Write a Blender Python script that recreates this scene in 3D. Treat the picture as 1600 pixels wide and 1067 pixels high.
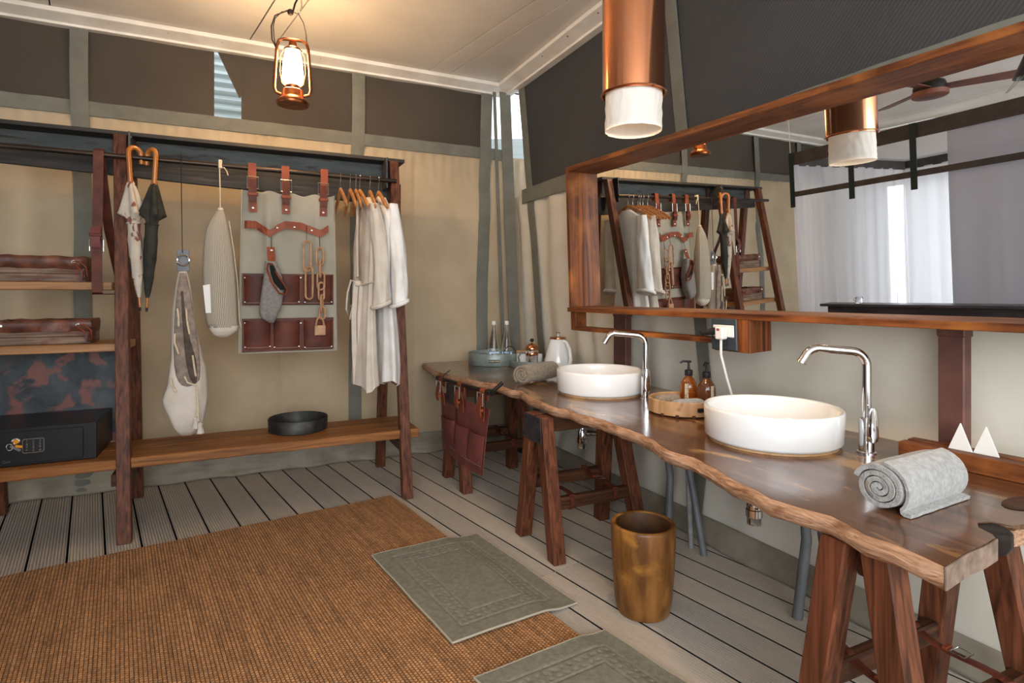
import bpy, bmesh, math, random
import numpy as np
from mathutils import Vector, Matrix, noise
random.seed(7); rng = np.random.RandomState(7)
R_ = math.radians; PI = math.pi
for o in list(bpy.data.objects): bpy.data.objects.remove(o)
SC = bpy.context.scene; COL = SC.collection

# ------------------------------------------------------------------ camera, sky, lights, exposure
FPX = 900.0; HZ = 458.0; YAW = R_(25.4); CH = 1.25
FW = (math.sin(YAW), math.cos(YAW)); RT = (math.cos(YAW), -math.sin(YAW))
cam = bpy.data.cameras.new('camera'); camo = bpy.data.objects.new('camera', cam); COL.objects.link(camo)
camo.location = (0, 0, CH); camo.rotation_euler = (R_(90), 0, -YAW)
cam.sensor_width = 36; cam.lens = FPX/1600*36; cam.shift_y = -(533.5-HZ)/1600; cam.clip_start = .05
SC.camera = camo
SC.view_settings.view_transform = 'Standard'; SC.view_settings.look = 'None'
SC.view_settings.exposure = -0.1; SC.view_settings.gamma = 1; SC.view_settings.use_curve_mapping = False
W = bpy.data.worlds.new('overcast_sky'); SC.world = W; W.use_nodes = True
W.node_tree.nodes['Background'].inputs[0].default_value = (.86, .93, 1, 1)
W.node_tree.nodes['Background'].inputs[1].default_value = 2.7

def light(name, kind, loc, energy, color, rot=(0,0,0), **kw):
    l = bpy.data.lights.new(name, kind); l.energy = energy; l.color = color
    for k, v in kw.items(): setattr(l, k, v)
    o = bpy.data.objects.new(name, l); o.location = loc; o.rotation_euler = rot; COL.objects.link(o); return o
# area lamp added behind the camera as soft daylight; this side stays open
light('daylight_fill', 'AREA', (-.9, -2.2, 1.9), 205, (.93, .97, 1), (R_(97), 0, R_(-12)), shape='RECTANGLE', size=4.2, size_y=2.2)

light('daylight_bed_window', 'AREA', (-4.25, 2.9, 1.4), 45, (.95, .97, 1), (0, R_(-90), 0), shape='RECTANGLE', size=2.2, size_y=1.5)

def P(px, py, x=None, y=None, z=None, d=None):
    """point seen at a pixel of the 1600x1067 photograph, on the plane x=, y= or z="""
    u = (px-800)/FPX; v = (HZ-py)/FPX
    D = (FW[0]+u*RT[0], FW[1]+u*RT[1], v)
    if z is not None: t = (z-CH)/D[2]
    elif x is not None: t = x/D[0]
    elif y is not None: t = y/D[1]
    else: t = d
    return Vector((t*D[0], t*D[1], CH+t*D[2]))
# mirror plane
MA = R_(5); MT = R_(2)
MP = Vector((1.933, 3.08, 1.25))
MN = Vector((math.cos(MA)*math.cos(MT), math.sin(MA)*math.cos(MT), math.sin(MT)))
MS = Vector((math.sin(MA), -math.cos(MA), 0)); MU = MS.cross(MN) * -1
if MU.z < 0: MU = -MU
def MF(s, w, h): return MP + MS*s - MN*w + MU*h
def PMF(px, py, w):
    """(s,h) on the mirror-parallel plane w in front of the glass, seen at a pixel"""
    u = (px-800)/FPX; v = (HZ-py)/FPX
    D = Vector((FW[0]+u*RT[0], FW[1]+u*RT[1], v)); C = Vector((0, 0, CH)); p0 = MP - MN*w
    t = (p0-C).dot(MN)/D.dot(MN); q = C + D*t - p0
    return q.dot(MS), q.dot(MU)

# ------------------------------------------------------------------ materials
def lin(c):
    return tuple((x/12.92 if x <= .04045 else ((x+.055)/1.055)**2.4) for x in c)
def hexc(h): return lin(tuple(int(h[i:i+2], 16)/255 for i in (0, 2, 4)))
MATS = {}
def mat(name, c1, c2=None, rough=.6, metal=0, scale=(8,8,8), detail=4, lo=.35, hi=.65, bump=0, bscale=None, bdist=.01,
        c3=None, s3=3, lo3=.5, hi3=.7, coat=0, trans=0, ior=1.45, emis=None, estr=0, spec=.5, sheen=0, distort=0, rvar=0):
    m = bpy.data.materials.new(name); m.use_nodes = True; nt = m.node_tree; N = nt.nodes; L = nt.links
    b = N['Principled BSDF']; tc = N.new('ShaderNodeTexCoord')
    def I(n, v): b.inputs[n].default_value = v
    c1 = hexc(c1) if isinstance(c1, str) else c1
    I('Base Color', (*c1, 1)); I('Roughness', rough); I('Metallic', metal); I('Specular IOR Level', spec)
    I('Coat Weight', coat); I('Coat Roughness', .12); I('Transmission Weight', trans); I('IOR', ior); I('Sheen Weight', sheen)
    if emis: I('Emission Color', (*emis, 1)); I('Emission Strength', estr)
    def nz(sc, det, dist=0):
        mp = N.new('ShaderNodeMapping'); mp.inputs['Scale'].default_value = sc; L.new(tc.outputs['Object'], mp.inputs[0])
        n = N.new('ShaderNodeTexNoise'); n.inputs['Scale'].default_value = 1; n.inputs['Detail'].default_value = det
        n.inputs['Distortion'].default_value = dist; L.new(mp.outputs[0], n.inputs[0]); return n
    if c2:
        c2 = hexc(c2) if isinstance(c2, str) else c2
        n = nz(scale, detail, distort)
        r = N.new('ShaderNodeMapRange'); r.inputs[1].default_value = lo; r.inputs[2].default_value = hi; L.new(n.outputs[0], r.inputs[0])
        mx = N.new('ShaderNodeMix'); mx.data_type = 'RGBA'; mx.inputs[6].default_value = (*c1, 1); mx.inputs[7].default_value = (*c2, 1)
        L.new(r.outputs[0], mx.inputs[0]); last = mx.outputs[2]
        if c3:
            c3 = hexc(c3) if isinstance(c3, str) else c3
            n3 = nz(s3 if isinstance(s3, tuple) else (s3,)*3, 6, .4)
            r3 = N.new('ShaderNodeMapRange'); r3.inputs[1].default_value = lo3; r3.inputs[2].default_value = hi3; L.new(n3.outputs[0], r3.inputs[0])
            m3 = N.new('ShaderNodeMix'); m3.data_type = 'RGBA'; L.new(r3.outputs[0], m3.inputs[0]); L.new(last, m3.inputs[6])
            m3.inputs[7].default_value = (*c3, 1); last = m3.outputs[2]
        L.new(last, b.inputs['Base Color'])
        if rvar:
            rr = N.new('ShaderNodeMapRange'); rr.inputs[3].default_value = rough-rvar; rr.inputs[4].default_value = rough+rvar
            L.new(n.outputs[0], rr.inputs[0]); L.new(rr.outputs[0], b.inputs['Roughness'])
    if bump:
        bs = bscale or scale; bn = nz(bs if isinstance(bs, tuple) else (bs,)*3, 3)
        bp = N.new('ShaderNodeBump'); bp.inputs['Strength'].default_value = bump; bp.inputs['Distance'].default_value = bdist
        L.new(bn.outputs[0], bp.inputs['Height']); L.new(bp.outputs[0], b.inputs['Normal'])
    MATS[name] = m; return m
def woodset(name, c1, c2, rough=.5, fine=60, lng=3, bump=.25, **k):
    """grain along x, y or z"""
    return {a: mat(name+'_'+a, c1, c2, rough=rough, scale=tuple(lng if 'xyz'[i] == a else fine for i in range(3)), detail=5, lo=.3, hi=.7,
                   bump=bump, bdist=.003, distort=.6, **k) for a in 'xyz'}
M_can = mat('canvas_khaki', 'bba88b', 'b09d80', .85, scale=(3,3,3), bump=.25, bscale=(260,260,260), bdist=.002)
M_can2 = mat('canvas_pale', 'dad4c6', 'cec7b7', .85, scale=(3,3,3), bump=.25, bscale=(260,260,260), bdist=.002)
M_trim = mat('canvas_trim_grey', '75746a', '6b6a60', .85, scale=(9,9,9), bump=.2, bscale=(250,250,250), bdist=.002)
M_mesh = mat('insect_mesh_brown', '4b4236', '3f372d', .9, scale=(5,5,5), bump=.3, bscale=(200,200,400), bdist=.002)
M_skirt = mat('canvas_skirt_olive', '999180', '7d7464', .55, scale=(6,6,6), bump=.2, bscale=(30,30,30), bdist=.01)
M_ceil = mat('ceiling_board', 'e3dcd3', 'd8d0c6', .8, scale=(2,2,2), bump=.12, bscale=(120,120,120), bdist=.002)
M_white = mat('painted_timber_white', 'ece6dd', 'dcd5ca', .6, scale=(6,6,6), bump=.15, bscale=(40,40,40), bdist=.003)
M_leg = woodset('dark_red_hardwood', '74432c', '351c10', .5, 70, 3, spec=.3)
M_leg2 = woodset('dark_brown_hardwood', '593622', '2c190f', .5, 70, 3, spec=.3)
M_bench = woodset('golden_brown_plank', 'a26a38', '68401f', .48, 45, 2.5, spec=.35, c3='4c2d17', s3=(1.5,14,6), lo3=.55, hi3=.75)
M_shelf = woodset('pale_brown_plank', 'b08153', '80552f', .5, 45, 2.5)
M_old = woodset('weathered_black_board', '34302c', '171514', .65, 50, 2.5, bump=.5, c3='5d4a3c', s3=(3,40,40), lo3=.6, hi3=.8)
M_blue = mat('old_blue_grey_paint', '50544f', '393d3a', .65, scale=(3,12,20), detail=6, c3='2c211b', s3=(6,30,30), lo3=.56, hi3=.66, bump=.2, bscale=(10,60,60), bdist=.003)
M_patina = mat('rust_patina_sheet', '2e3336', '4a5054', .45, scale=(7,7,7), detail=8, lo=.4, hi=.62, c3='7a4f47', s3=9, lo3=.52, hi3=.6, metal=.2)
M_frame = woodset('mirror_rosewood', '8c5029', '3d1d0d', .5, 38, 1.6, spec=.3, c3='a8662f', s3=4, lo3=.5, hi3=.75)
M_lea = mat('brown_leather', '653222', '451f14', .5, spec=.3, scale=(9,9,9), bump=.25, bscale=(160,160,160), bdist=.002)
M_lea_tan = mat('tan_leather', '91482a', '70351f', .5, spec=.3, scale=(12,12,12), bump=.2, bscale=(160,160,160), bdist=.002)
M_lea_ox = mat('oxblood_leather', '7d4541', '643532', .5, spec=.3, scale=(7,7,7), bump=.2, bscale=(150,150,150), bdist=.002)
M_lea_old = mat('worn_box_leather', '7d4c38', '4c2c20', .45, scale=(14,14,14), detail=7, bump=.4, bscale=(45,45,45), bdist=.004)
M_crate = woodset('weathered_crate_wood', '927966', '56453b', .75, 60, 3, bump=.6, c3='6b3a2c', s3=8, lo3=.55, hi3=.7)
M_steel = mat('nickel_steel', 'c9c7c2', None, .25, 1)
M_chrome = mat('polished_chrome', 'dcdcdc', None, .06, 1)
M_iron = mat('black_iron', '24201f', '322b28', .5, .6, scale=(20,20,20), bump=.2, bscale=(90,90,90), bdist=.002)
M_plate = mat('dark_steel_plate', '55555a', '3f3f44', .45, .7, scale=(12,12,12))
M_rust = mat('rust_painted_post', '6e4a41', '593a34', .55, .2, scale=(10,10,10), detail=6, c3='535862', s3=(6,6,3), lo3=.56, hi3=.7, bump=.25, bscale=(80,80,80), bdist=.002)
M_hook = mat('orange_varnished_cane', 'b5702a', '9a571c', .25, scale=(20,20,5), coat=.5)
M_hang = mat('honey_hanger_wood', 'c48a55', 'a96f3d', .35, scale=(30,30,30), coat=.3)
M_umb = mat('charcoal_umbrella_cloth', '3a3933', '2c2b26', .7, spec=.2, scale=(20,20,20))
M_umbc = mat('cream_patterned_umbrella_cloth', 'c9bfb0', 'b8ac9c', .7, scale=(9,9,9), c3='7d4741', s3=(20,20,12), lo3=.59, hi3=.62)
M_linen = mat('white_linen', 'ece9e4', 'dedad3', .9, scale=(10,10,10), bump=.3, bscale=(90,90,90), bdist=.003)
M_linen2 = mat('warm_lit_linen', 'd6cbbe', 'c8bbab', .9, scale=(10,10,10), bump=.3, bscale=(90,90,90), bdist=.003)  # beige tone puts warm lamplight into the pale linen
M_cotton = mat('cream_cotton', 'd8cfc2', 'c9bfb0', .9, scale=(10,10,10), bump=.3, bscale=(60,60,60), bdist=.004)
M_fleece = mat('taupe_fleece', '9d8c7f', '7e6f64', .95, scale=(30,30,30), bump=.8, bscale=(120,120,120), bdist=.006)
M_railm = mat('brown_steel_rail', '4a3c32', '2e2723', .35, .7, scale=(3,40,40))
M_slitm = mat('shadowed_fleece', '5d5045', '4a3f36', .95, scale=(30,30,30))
M_cord = mat('pale_cotton_cord', 'd9c9ae', 'c8b596', .8, scale=(80,80,80))
M_orgc = mat('stone_canvas', 'a29c8c', '979080', .85, scale=(5,5,5), bump=.25, bscale=(220,220,220), bdist=.002)
M_chainw = mat('pale_turned_wood', 'b98d67', '9c7250', .5, scale=(25,25,25))
M_tapestry = mat('grey_felt', '8b827c', '75706c', .95, scale=(60,60,60), bump=.6, bscale=(160,160,160), bdist=.003)
M_safe = mat('black_enamel', '121214', '18181a', .38, scale=(30,30,30), bump=.1, bscale=(300,300,300), bdist=.001)
M_gold = mat('yellow_plastic', 'd9902a', None, .35)
M_galv = mat('galvanised_steel', '9aa6a1', '828d88', .45, .35, scale=(14,14,14), detail=6)
M_dktray = mat('dull_dark_metal', '484744', '2f2e2b', .5, .6, scale=(18,18,18), detail=7, c3='6b5c48', s3=9, lo3=.58, hi3=.75)
M_glass = mat('clear_glass', (.96,.98,1), None, .02, trans=1, ior=1.45)
M_water = mat('water', (.80,.90,1), None, .0, trans=1, ior=1.33)
M_amber = mat('amber_glass', (.55,.17,.02), None, .05, trans=.8, ior=1.3, coat=.6)
M_amber2 = mat('dark_amber_glass', (.24,.09,.04), None, .05, trans=.7, ior=1.3, coat=.6)
M_cer = mat('white_glazed_ceramic', 'efefed', None, .1, coat=.6)
M_plw = mat('white_plastic', 'e4e2de', None, .35)
M_plb = mat('black_plastic', '1c1c1f', None, .4)
M_slate = mat('slate_blue_plate', '414950', '383f45', .5, .3, scale=(10,10,10))
M_copper = mat('polished_copper', 'dc9871', 'c98259', .16, 1, scale=(5,5,1.2), rvar=.04)
M_copo = mat('aged_copper', 'a9683f', '7a452a', .3, 1, scale=(20,20,20))
M_shade = mat('crumpled_white_paper', 'e9e0d2', 'dbcfbd', .9, scale=(9,9,9), bump=.6, bscale=(14,14,14), bdist=.01)
M_towel = mat('grey_terry', 'aaa9a6', '8f8d8a', .95, scale=(70,70,70), bump=1, bscale=(260,260,260), bdist=.004, sheen=.4)
M_towel2 = mat('brown_grey_terry', '9a8a74', '7b6d5a', .95, scale=(70,70,70), bump=1, bscale=(260,260,260), bdist=.004, sheen=.3)
M_tray_w = woodset('pale_bent_wood', 'cfa67a', 'a97f55', .55, 25, 4, c3='7d5a3c', s3=20, lo3=.62, hi3=.75)
M_bin = mat('mango_wood_stain', '8a5c2a', '5a3613', .5, spec=.35, scale=(20,20,5), detail=7, c3='a8742e', s3=9, lo3=.55, hi3=.75, coat=.2, bump=.1, bscale=(40,40,12), bdist=.002)
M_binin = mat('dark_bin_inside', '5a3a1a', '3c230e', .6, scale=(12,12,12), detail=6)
M_matg = mat('sage_grey_terry', '7f7d70', '6f6d61', .95, scale=(50,50,50), bump=.8, bscale=(180,180,180), bdist=.003)
M_hem = mat('pale_hem', 'a59e8c', None, .9)
M_plank = [mat('composite_board_%s' % n, a, b, .62, scale=(9,1.5,9), bump=.1, bscale=(120,20,120), bdist=.001) for n, a, b in
           (('warm', 'b5aa9d', 'aca194'), ('grey', 'aea59b', 'a69d93'), ('pale', 'bbb0a4', 'b1a699'))]
M_pipe = mat('grey_pvc', '6d6f72', '606265', .45, scale=(10,10,10))
M_gpipe = mat('grey_conduit', '9a9b98', '7c7d7a', .5, scale=(12,12,30))
M_dark = mat('dark_gap', '0c0b0a', None, .9)
M_stitch = mat('cream_stitching', 'c6ae93', None, .8)
M_net = mat('charcoal_band', '4a4340', '3c3634', .9, scale=(8,8,8))
M_nstrap = mat('bottle_green_webbing', '1c2a2a', None, .8)
M_nap = mat('white_paper', 'e9e7e2', None, .8)
M_kr = mat('kraft_label', 'b9aa90', '8f8269', .8, scale=(120,120,120), lo=.5, hi=.52)
M_outd = mat('pale_roof_sheet_outdoors', 'b9c0bd', 'a5adaa', .7, scale=(2,2,60))
M_bedh = mat('dark_stained_board', '4a484e', '3a383e', .35, scale=(20,4,20))
M_fan = mat('fan_wood', '7a4a3b', '64392d', .5, scale=(10,10,10))

# slab: glossy dark timber with paler sapwood scuffs
M_slab = mat('varnished_slab_timber', '704a30', '4b2f1d', .2, scale=(22,1.6,10), detail=7, distort=1.2, lo=.35, hi=.65, c3='a9814f', s3=(9,3.2,9), lo3=.56, hi3=.66, coat=.35,
             bump=.08, bscale=(60,8,60), bdist=.002, rvar=.12)
M_rim = mat('live_edge_sapwood', 'bb9478', '8d684c', .5, scale=(50,9,90), detail=6, distort=1.5, c3='6e4527', s3=(18,8,40), lo3=.56, hi3=.72, bump=.8, bscale=(50,12,100), bdist=.008)

def two_sided_translucent(name, col, alpha, tr=.5, tex=None):
    m = bpy.data.materials.new(name); m.use_nodes = True; nt = m.node_tree; N = nt.nodes; L = nt.links; N.clear()
    out = N.new('ShaderNodeOutputMaterial'); d = N.new('ShaderNodeBsdfDiffuse'); t = N.new('ShaderNodeBsdfTranslucent')
    tp = N.new('ShaderNodeBsdfTransparent'); m1 = N.new('ShaderNodeMixShader'); m2 = N.new('ShaderNodeMixShader')
    d.inputs[0].default_value = (*col, 1); t.inputs[0].default_value = (*col, 1)
    m1.inputs[0].default_value = tr; m2.inputs[0].default_value = alpha
    L.new(d.outputs[0], m1.inputs[1]); L.new(t.outputs[0], m1.inputs[2])
    L.new(tp.outputs[0], m2.inputs[1]); L.new(m1.outputs[0], m2.inputs[2]); L.new(m2.outputs[0], out.inputs[0]); return m
M_sheer = two_sided_translucent('sheer_white_net', (.88,.88,.94), .6, .5)
M_curt = two_sided_translucent('white_curtain_cloth', (.72,.72,.72), 1, .22)
M_gcurt = two_sided_translucent('grey_lilac_curtain', (.36,.36,.42), .95, .3)
M_shade = two_sided_translucent('crumpled_white_shade', (.78,.75,.70), 1, .22)

def mesh_screen_mat(name, col):
    """woven insect mesh: diagonal fine weave in colour and relief"""
    m = bpy.data.materials.new(name); m.use_nodes = True; nt = m.node_tree; N = nt.nodes; L = nt.links
    b = N['Principled BSDF']; b.inputs['Roughness'].default_value = .75
    tc = N.new('ShaderNodeTexCoord'); w = N.new('ShaderNodeTexWave'); w.bands_direction = 'DIAGONAL'
    w.inputs['Scale'].default_value = 32; w.inputs['Distortion'].default_value = 1.2; w.inputs['Detail'].default_value = 1
    n = N.new('ShaderNodeTexNoise'); n.inputs['Scale'].default_value = 1.8; n.inputs['Detail'].default_value = 3
    L.new(tc.outputs['Object'], w.inputs[0]); L.new(tc.outputs['Object'], n.inputs[0])
    r = N.new('ShaderNodeMix'); r.data_type = 'RGBA'; r.inputs[6].default_value = (*[c*.72 for c in col], 1); r.inputs[7].default_value = (*[c*1.35 for c in col], 1)
    mm = N.new('ShaderNodeMath'); mm.operation = 'MULTIPLY_ADD'; mm.inputs[1].default_value = .35
    L.new(w.outputs['Fac'], mm.inputs[0]); L.new(n.outputs[0], mm.inputs[2])
    sb = N.new('ShaderNodeMath'); sb.operation = 'SUBTRACT'; sb.inputs[1].default_value = .2; L.new(mm.outputs[0], sb.inputs[0])
    L.new(sb.outputs[0], r.inputs[0]); L.new(r.outputs[2], b.inputs['Base Color'])
    bp = N.new('ShaderNodeBump'); bp.inputs['Strength'].default_value = .3; bp.inputs['Distance'].default_value = .004
    L.new(w.outputs['Fac'], bp.inputs['Height']); L.new(bp.outputs[0], b.inputs['Normal']); return m
M_meshb = mesh_screen_mat('mesh_screen_brown', lin((.26,.225,.185)))
M_meshc = mesh_screen_mat('mesh_screen_charcoal', lin((.225,.225,.225)))

def jute_mat():
    m = bpy.data.materials.new('woven_jute'); m.use_nodes = True; nt = m.node_tree; N = nt.nodes; L = nt.links
    b = N['Principled BSDF']; b.inputs['Roughness'].default_value = .85
    tc = N.new('ShaderNodeTexCoord'); br = N.new('ShaderNodeTexBrick')
    mp = N.new('ShaderNodeMapping'); mp.inputs['Rotation'].default_value = (0,0,PI/2); L.new(tc.outputs['Object'], mp.inputs[0])
    L.new(mp.outputs[0], br.inputs['Vector']); br.inputs['Scale'].default_value = 1
    br.inputs['Color1'].default_value = (*hexc('c48f5e'), 1); br.inputs['Color2'].default_value = (*hexc('a57448'), 1); br.inputs['Mortar'].default_value = (*hexc('71502f'), 1)
    br.inputs['Mortar Size'].default_value = .0022; br.inputs['Mortar Smooth'].default_value = 1
    br.inputs['Brick Width'].default_value = .013; br.inputs['Row Height'].default_value = .0125
    def nz(sc, det):
        q = N.new('ShaderNodeMapping'); q.inputs['Scale'].default_value = sc; L.new(tc.outputs['Object'], q.inputs[0])
        n = N.new('ShaderNodeTexNoise'); n.inputs['Scale'].default_value = 1; n.inputs['Detail'].default_value = det; L.new(q.outputs[0], n.inputs[0]); return n
    n1 = nz((55,2.2,1), 3); n2 = nz((9,5,1), 4)
    a = N.new('ShaderNodeMix'); a.data_type = 'RGBA'; a.blend_type = 'OVERLAY'; a.inputs[0].default_value = .6
    L.new(br.outputs['Color'], a.inputs[6]); L.new(n1.outputs[0], a.inputs[7])
    c = N.new('ShaderNodeMix'); c.data_type = 'RGBA'; c.blend_type = 'OVERLAY'; c.inputs[0].default_value = .35
    L.new(a.outputs[2], c.inputs[6]); L.new(n2.outputs[0], c.inputs[7]); L.new(c.outputs[2], b.inputs['Base Color'])
    bp = N.new('ShaderNodeBump'); bp.inputs['Strength'].default_value = .9; bp.inputs['Distance'].default_value = .006; bp.invert = True
    L.new(br.outputs['Fac'], bp.inputs['Height'])
    bp2 = N.new('ShaderNodeBump'); bp2.inputs['Strength'].default_value = .6; bp2.inputs['Distance'].default_value = .004
    n4 = nz((220,220,220), 2); L.new(n4.outputs[0], bp2.inputs['Height']); L.new(bp.outputs[0], bp2.inputs['Normal'])
    L.new(bp2.outputs[0], b.inputs['Normal']); return m
M_jute = jute_mat()
def stripe_mat():
    m = bpy.data.materials.new('ticking_stripe'); m.use_nodes = True; nt = m.node_tree; N = nt.nodes; L = nt.links
    b = N['Principled BSDF']; b.inputs['Roughness'].default_value = .9
    tc = N.new('ShaderNodeTexCoord'); sp = N.new('ShaderNodeSeparateXYZ'); L.new(tc.outputs['UV'], sp.inputs[0])
    a = N.new('ShaderNodeMath'); a.operation = 'MULTIPLY'; a.inputs[1].default_value = 420; L.new(sp.outputs[0], a.inputs[0])
    s = N.new('ShaderNodeMath'); s.operation = 'SINE'; L.new(a.outputs[0], s.inputs[0])
    r = N.new('ShaderNodeMapRange'); r.inputs[1].default_value = -.4; r.inputs[2].default_value = .4; L.new(s.outputs[0], r.inputs[0])
    x = N.new('ShaderNodeMix'); x.data_type = 'RGBA'; x.inputs[6].default_value = (*hexc('bdb2a0'), 1); x.inputs[7].default_value = (*hexc('857a69'), 1)
    L.new(r.outputs[0], x.inputs[0]); L.new(x.outputs[2], b.inputs['Base Color']); return m
M_tick = stripe_mat()
def emis_mat(name, col, s):
    m = bpy.data.materials.new(name); m.use_nodes = True; N = m.node_tree.nodes; N.clear()
    e = N.new('ShaderNodeEmission'); e.inputs[0].default_value = (*col, 1); e.inputs[1].default_value = s
    o = N.new('ShaderNodeOutputMaterial'); m.node_tree.links.new(e.outputs[0], o.inputs[0]); return m
M_globe = emis_mat('glowing_lamp_glass', (1, .66, .33), 165)
M_bulb = emis_mat('glowing_bulb', (1, .62, .30), 5)
M_mirror = mat('mirror_glass', (.93,.95,.95), None, .0, 1)

# ------------------------------------------------------------------ mesh helpers
class MB:
    def __init__(s): s.v = []; s.f = []; s.uv = None
    def add(s, vs, fs):
        n = len(s.v); s.v += [tuple(p) for p in vs]; s.f += [tuple(i+n for i in q) for q in fs]; return s
    def hexa(s, p):
        """8 corners: bottom loop 0-3, top loop 4-7"""
        return s.add(p, [(0,3,2,1),(4,5,6,7),(0,1,5,4),(1,2,6,5),(2,3,7,6),(3,0,4,7)])
    def box(s, c, d, rz=0):
        cs, sn = math.cos(rz), math.sin(rz); o = []
        for z in (-1, 1):
            for x, y in ((-1,-1),(1,-1),(1,1),(-1,1)):
                X, Y = x*d[0]/2, y*d[1]/2; o.append((c[0]+X*cs-Y*sn, c[1]+X*sn+Y*cs, c[2]+z*d[2]/2))
        return s.hexa(o)
    def beam(s, p, q, w, h, up=(0,0,1)):
        p, q = Vector(p), Vector(q); t = (q-p).normalized(); u = Vector(up); a = t.cross(u).normalized(); b = a.cross(t).normalized()
        o = [e + a*(x*w/2) + b*(y*h/2) for e in (p, q) for x, y in ((-1,-1),(1,-1),(1,1),(-1,1))]
        return s.hexa(o)
    def tube(s, path, r, n=8, cap=True, closed=False, flat=None):
        path = [Vector(p) for p in path]; m = len(path); rs = r if isinstance(r, (list, tuple)) else [r]*m
        T = []
        for i in range(m):
            a = path[(i-1) % m] if (closed or i > 0) else path[i]; b = path[(i+1) % m] if (closed or i < m-1) else path[i]
            T.append((b-a).normalized())
        ref = Vector((0,0,1)) if abs(T[0].z) < .9 else Vector((1,0,0))
        N = T[0].cross(ref).normalized(); vs = []
        for i in range(m):
            N = (N - T[i]*N.dot(T[i])).normalized(); B = T[i].cross(N)
            for k in range(n):
                a = 2*PI*k/n; fx, fy = (flat if flat else (1, 1))
                vs.append(path[i] + N*(math.cos(a)*rs[i]*fx) + B*(math.sin(a)*rs[i]*fy))
        fs = [(i*n+k, i*n+(k+1) % n, ((i+1) % m)*n+(k+1) % n, ((i+1) % m)*n+k) for i in range(m if closed else m-1) for k in range(n)]
        if cap and not closed: fs += [tuple(range(n-1, -1, -1)), tuple((m-1)*n+k for k in range(n))]
        return s.add(vs, fs)
    def lathe(s, prof, c=(0,0,0), n=24, ax=None, cap0=True, cap1=True, mod=None):
        """prof [(r,z)], around z unless ax=(X,Y,Z vectors)"""
        c = Vector(c); X, Y, Z = ax if ax else (Vector((1,0,0)), Vector((0,1,0)), Vector((0,0,1))); vs = []
        for j, (r, z) in enumerate(prof):
            for k in range(n):
                a = 2*PI*k/n; rr = r*(mod(a, j) if mod else 1); vs.append(c + X*(rr*math.cos(a)) + Y*(rr*math.sin(a)) + Z*z)
        m = len(prof); fs = [(j*n+k, j*n+(k+1) % n, (j+1)*n+(k+1) % n, (j+1)*n+k) for j in range(m-1) for k in range(n)]
        if cap0: fs.append(tuple(range(n-1, -1, -1)))
        if cap1: fs.append(tuple((m-1)*n+k for k in range(n)))
        return s.add(vs, fs)
    def grid(s, fn, nu, nv, thick=0, tn=None):
        """open sheet fn(u,v); with thick a closed slab offset along tn"""
        P0 = [Vector(fn(i/nu, j/nv)) for j in range(nv+1) for i in range(nu+1)]; k = nu+1
        fs = [(j*k+i, j*k+i+1, (j+1)*k+i+1, (j+1)*k+i) for j in range(nv) for i in range(nu)]
        if thick:
            t = Vector(tn)*thick; n = len(P0); P0 += [p+t for p in P0]
            fs += [tuple(i+n for i in q[::-1]) for q in fs]
            for i in range(nu): fs += [(i+1, i, i+n, i+1+n), (nv*k+i, nv*k+i+1, nv*k+i+1+n, nv*k+i+n)]
            for j in range(nv): fs += [(j*k, (j+1)*k, (j+1)*k+n, j*k+n), ((j+1)*k+nu, j*k+nu, j*k+nu+n, (j+1)*k+nu+n)]
        return s.add(P0, fs)
    def prism(s, pts, off):
        """closed polygon pts extruded by vector off"""
        n = len(pts); off = Vector(off); vs = [Vector(p) for p in pts]; vs += [p+off for p in vs]
        fs = [tuple(range(n-1, -1, -1)), tuple(range(n, 2*n))] + [(i, (i+1) % n, (i+1) % n+n, i+n) for i in range(n)]
        return s.add(vs, fs)
    def loft(s, rings, cap=True):
        n = len(rings[0]); vs = [p for r in rings for p in r]; m = len(rings)
        fs = [(j*n+k, j*n+(k+1) % n, (j+1)*n+(k+1) % n, (j+1)*n+k) for j in range(m-1) for k in range(n)]
        if cap: fs += [tuple(range(n-1, -1, -1)), tuple((m-1)*n+k for k in range(n))]
        return s.add(vs, fs)
    def build(s, name, m, parent=None, smooth=False, bevel=0, ang=40, kind=None, label=None, seg=1):
        me = bpy.data.meshes.new(name); o = bpy.data.objects.new(name, me)
        org = Vector((0,0,0))
        if parent is not None: org = Vector(parent.get('_org', (0,0,0)))
        me.from_pydata([tuple(Vector(p)-org) for p in s.v], [], s.f); me.update()
        bm = bmesh.new(); bm.from_mesh(me); bmesh.ops.recalc_face_normals(bm, faces=bm.faces)
        bm.to_mesh(me); bm.free()
        if s.uv:
            ul = me.uv_layers.new(name='UVMap')
            for lp in me.loops: ul.data[lp.index].uv = s.uv[lp.vertex_index] if lp.vertex_index < len(s.uv) else (0,0)
        me.materials.append(m)
        if smooth:
            for p in me.polygons: p.use_smooth = True
            me.set_sharp_from_angle(angle=R_(ang))
        if bevel:
            b = o.modifiers.new('bevel', 'BEVEL'); b.width = bevel; b.segments = seg; b.limit_method = 'ANGLE'; b.angle_limit = R_(35)
        COL.objects.link(o)
        if parent is not None: o.parent = parent; o['_org'] = tuple(org)
        else: o['_org'] = (0,0,0)
        if kind: o['kind'] = kind
        if label: o['label'] = label
        return o
def tag(o, label, cat, group=None):
    o['label'] = label; o['category'] = cat
    if group: o['group'] = group
    return o
def thing(name, label, cat, loc=(0,0,0), group=None, local=False):
    o = bpy.data.objects.new(name, None); COL.objects.link(o); o.location = loc; o.empty_display_size = .05
    o['_org'] = (0,0,0) if local else tuple(loc)
    return tag(o, label, cat, group)
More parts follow.
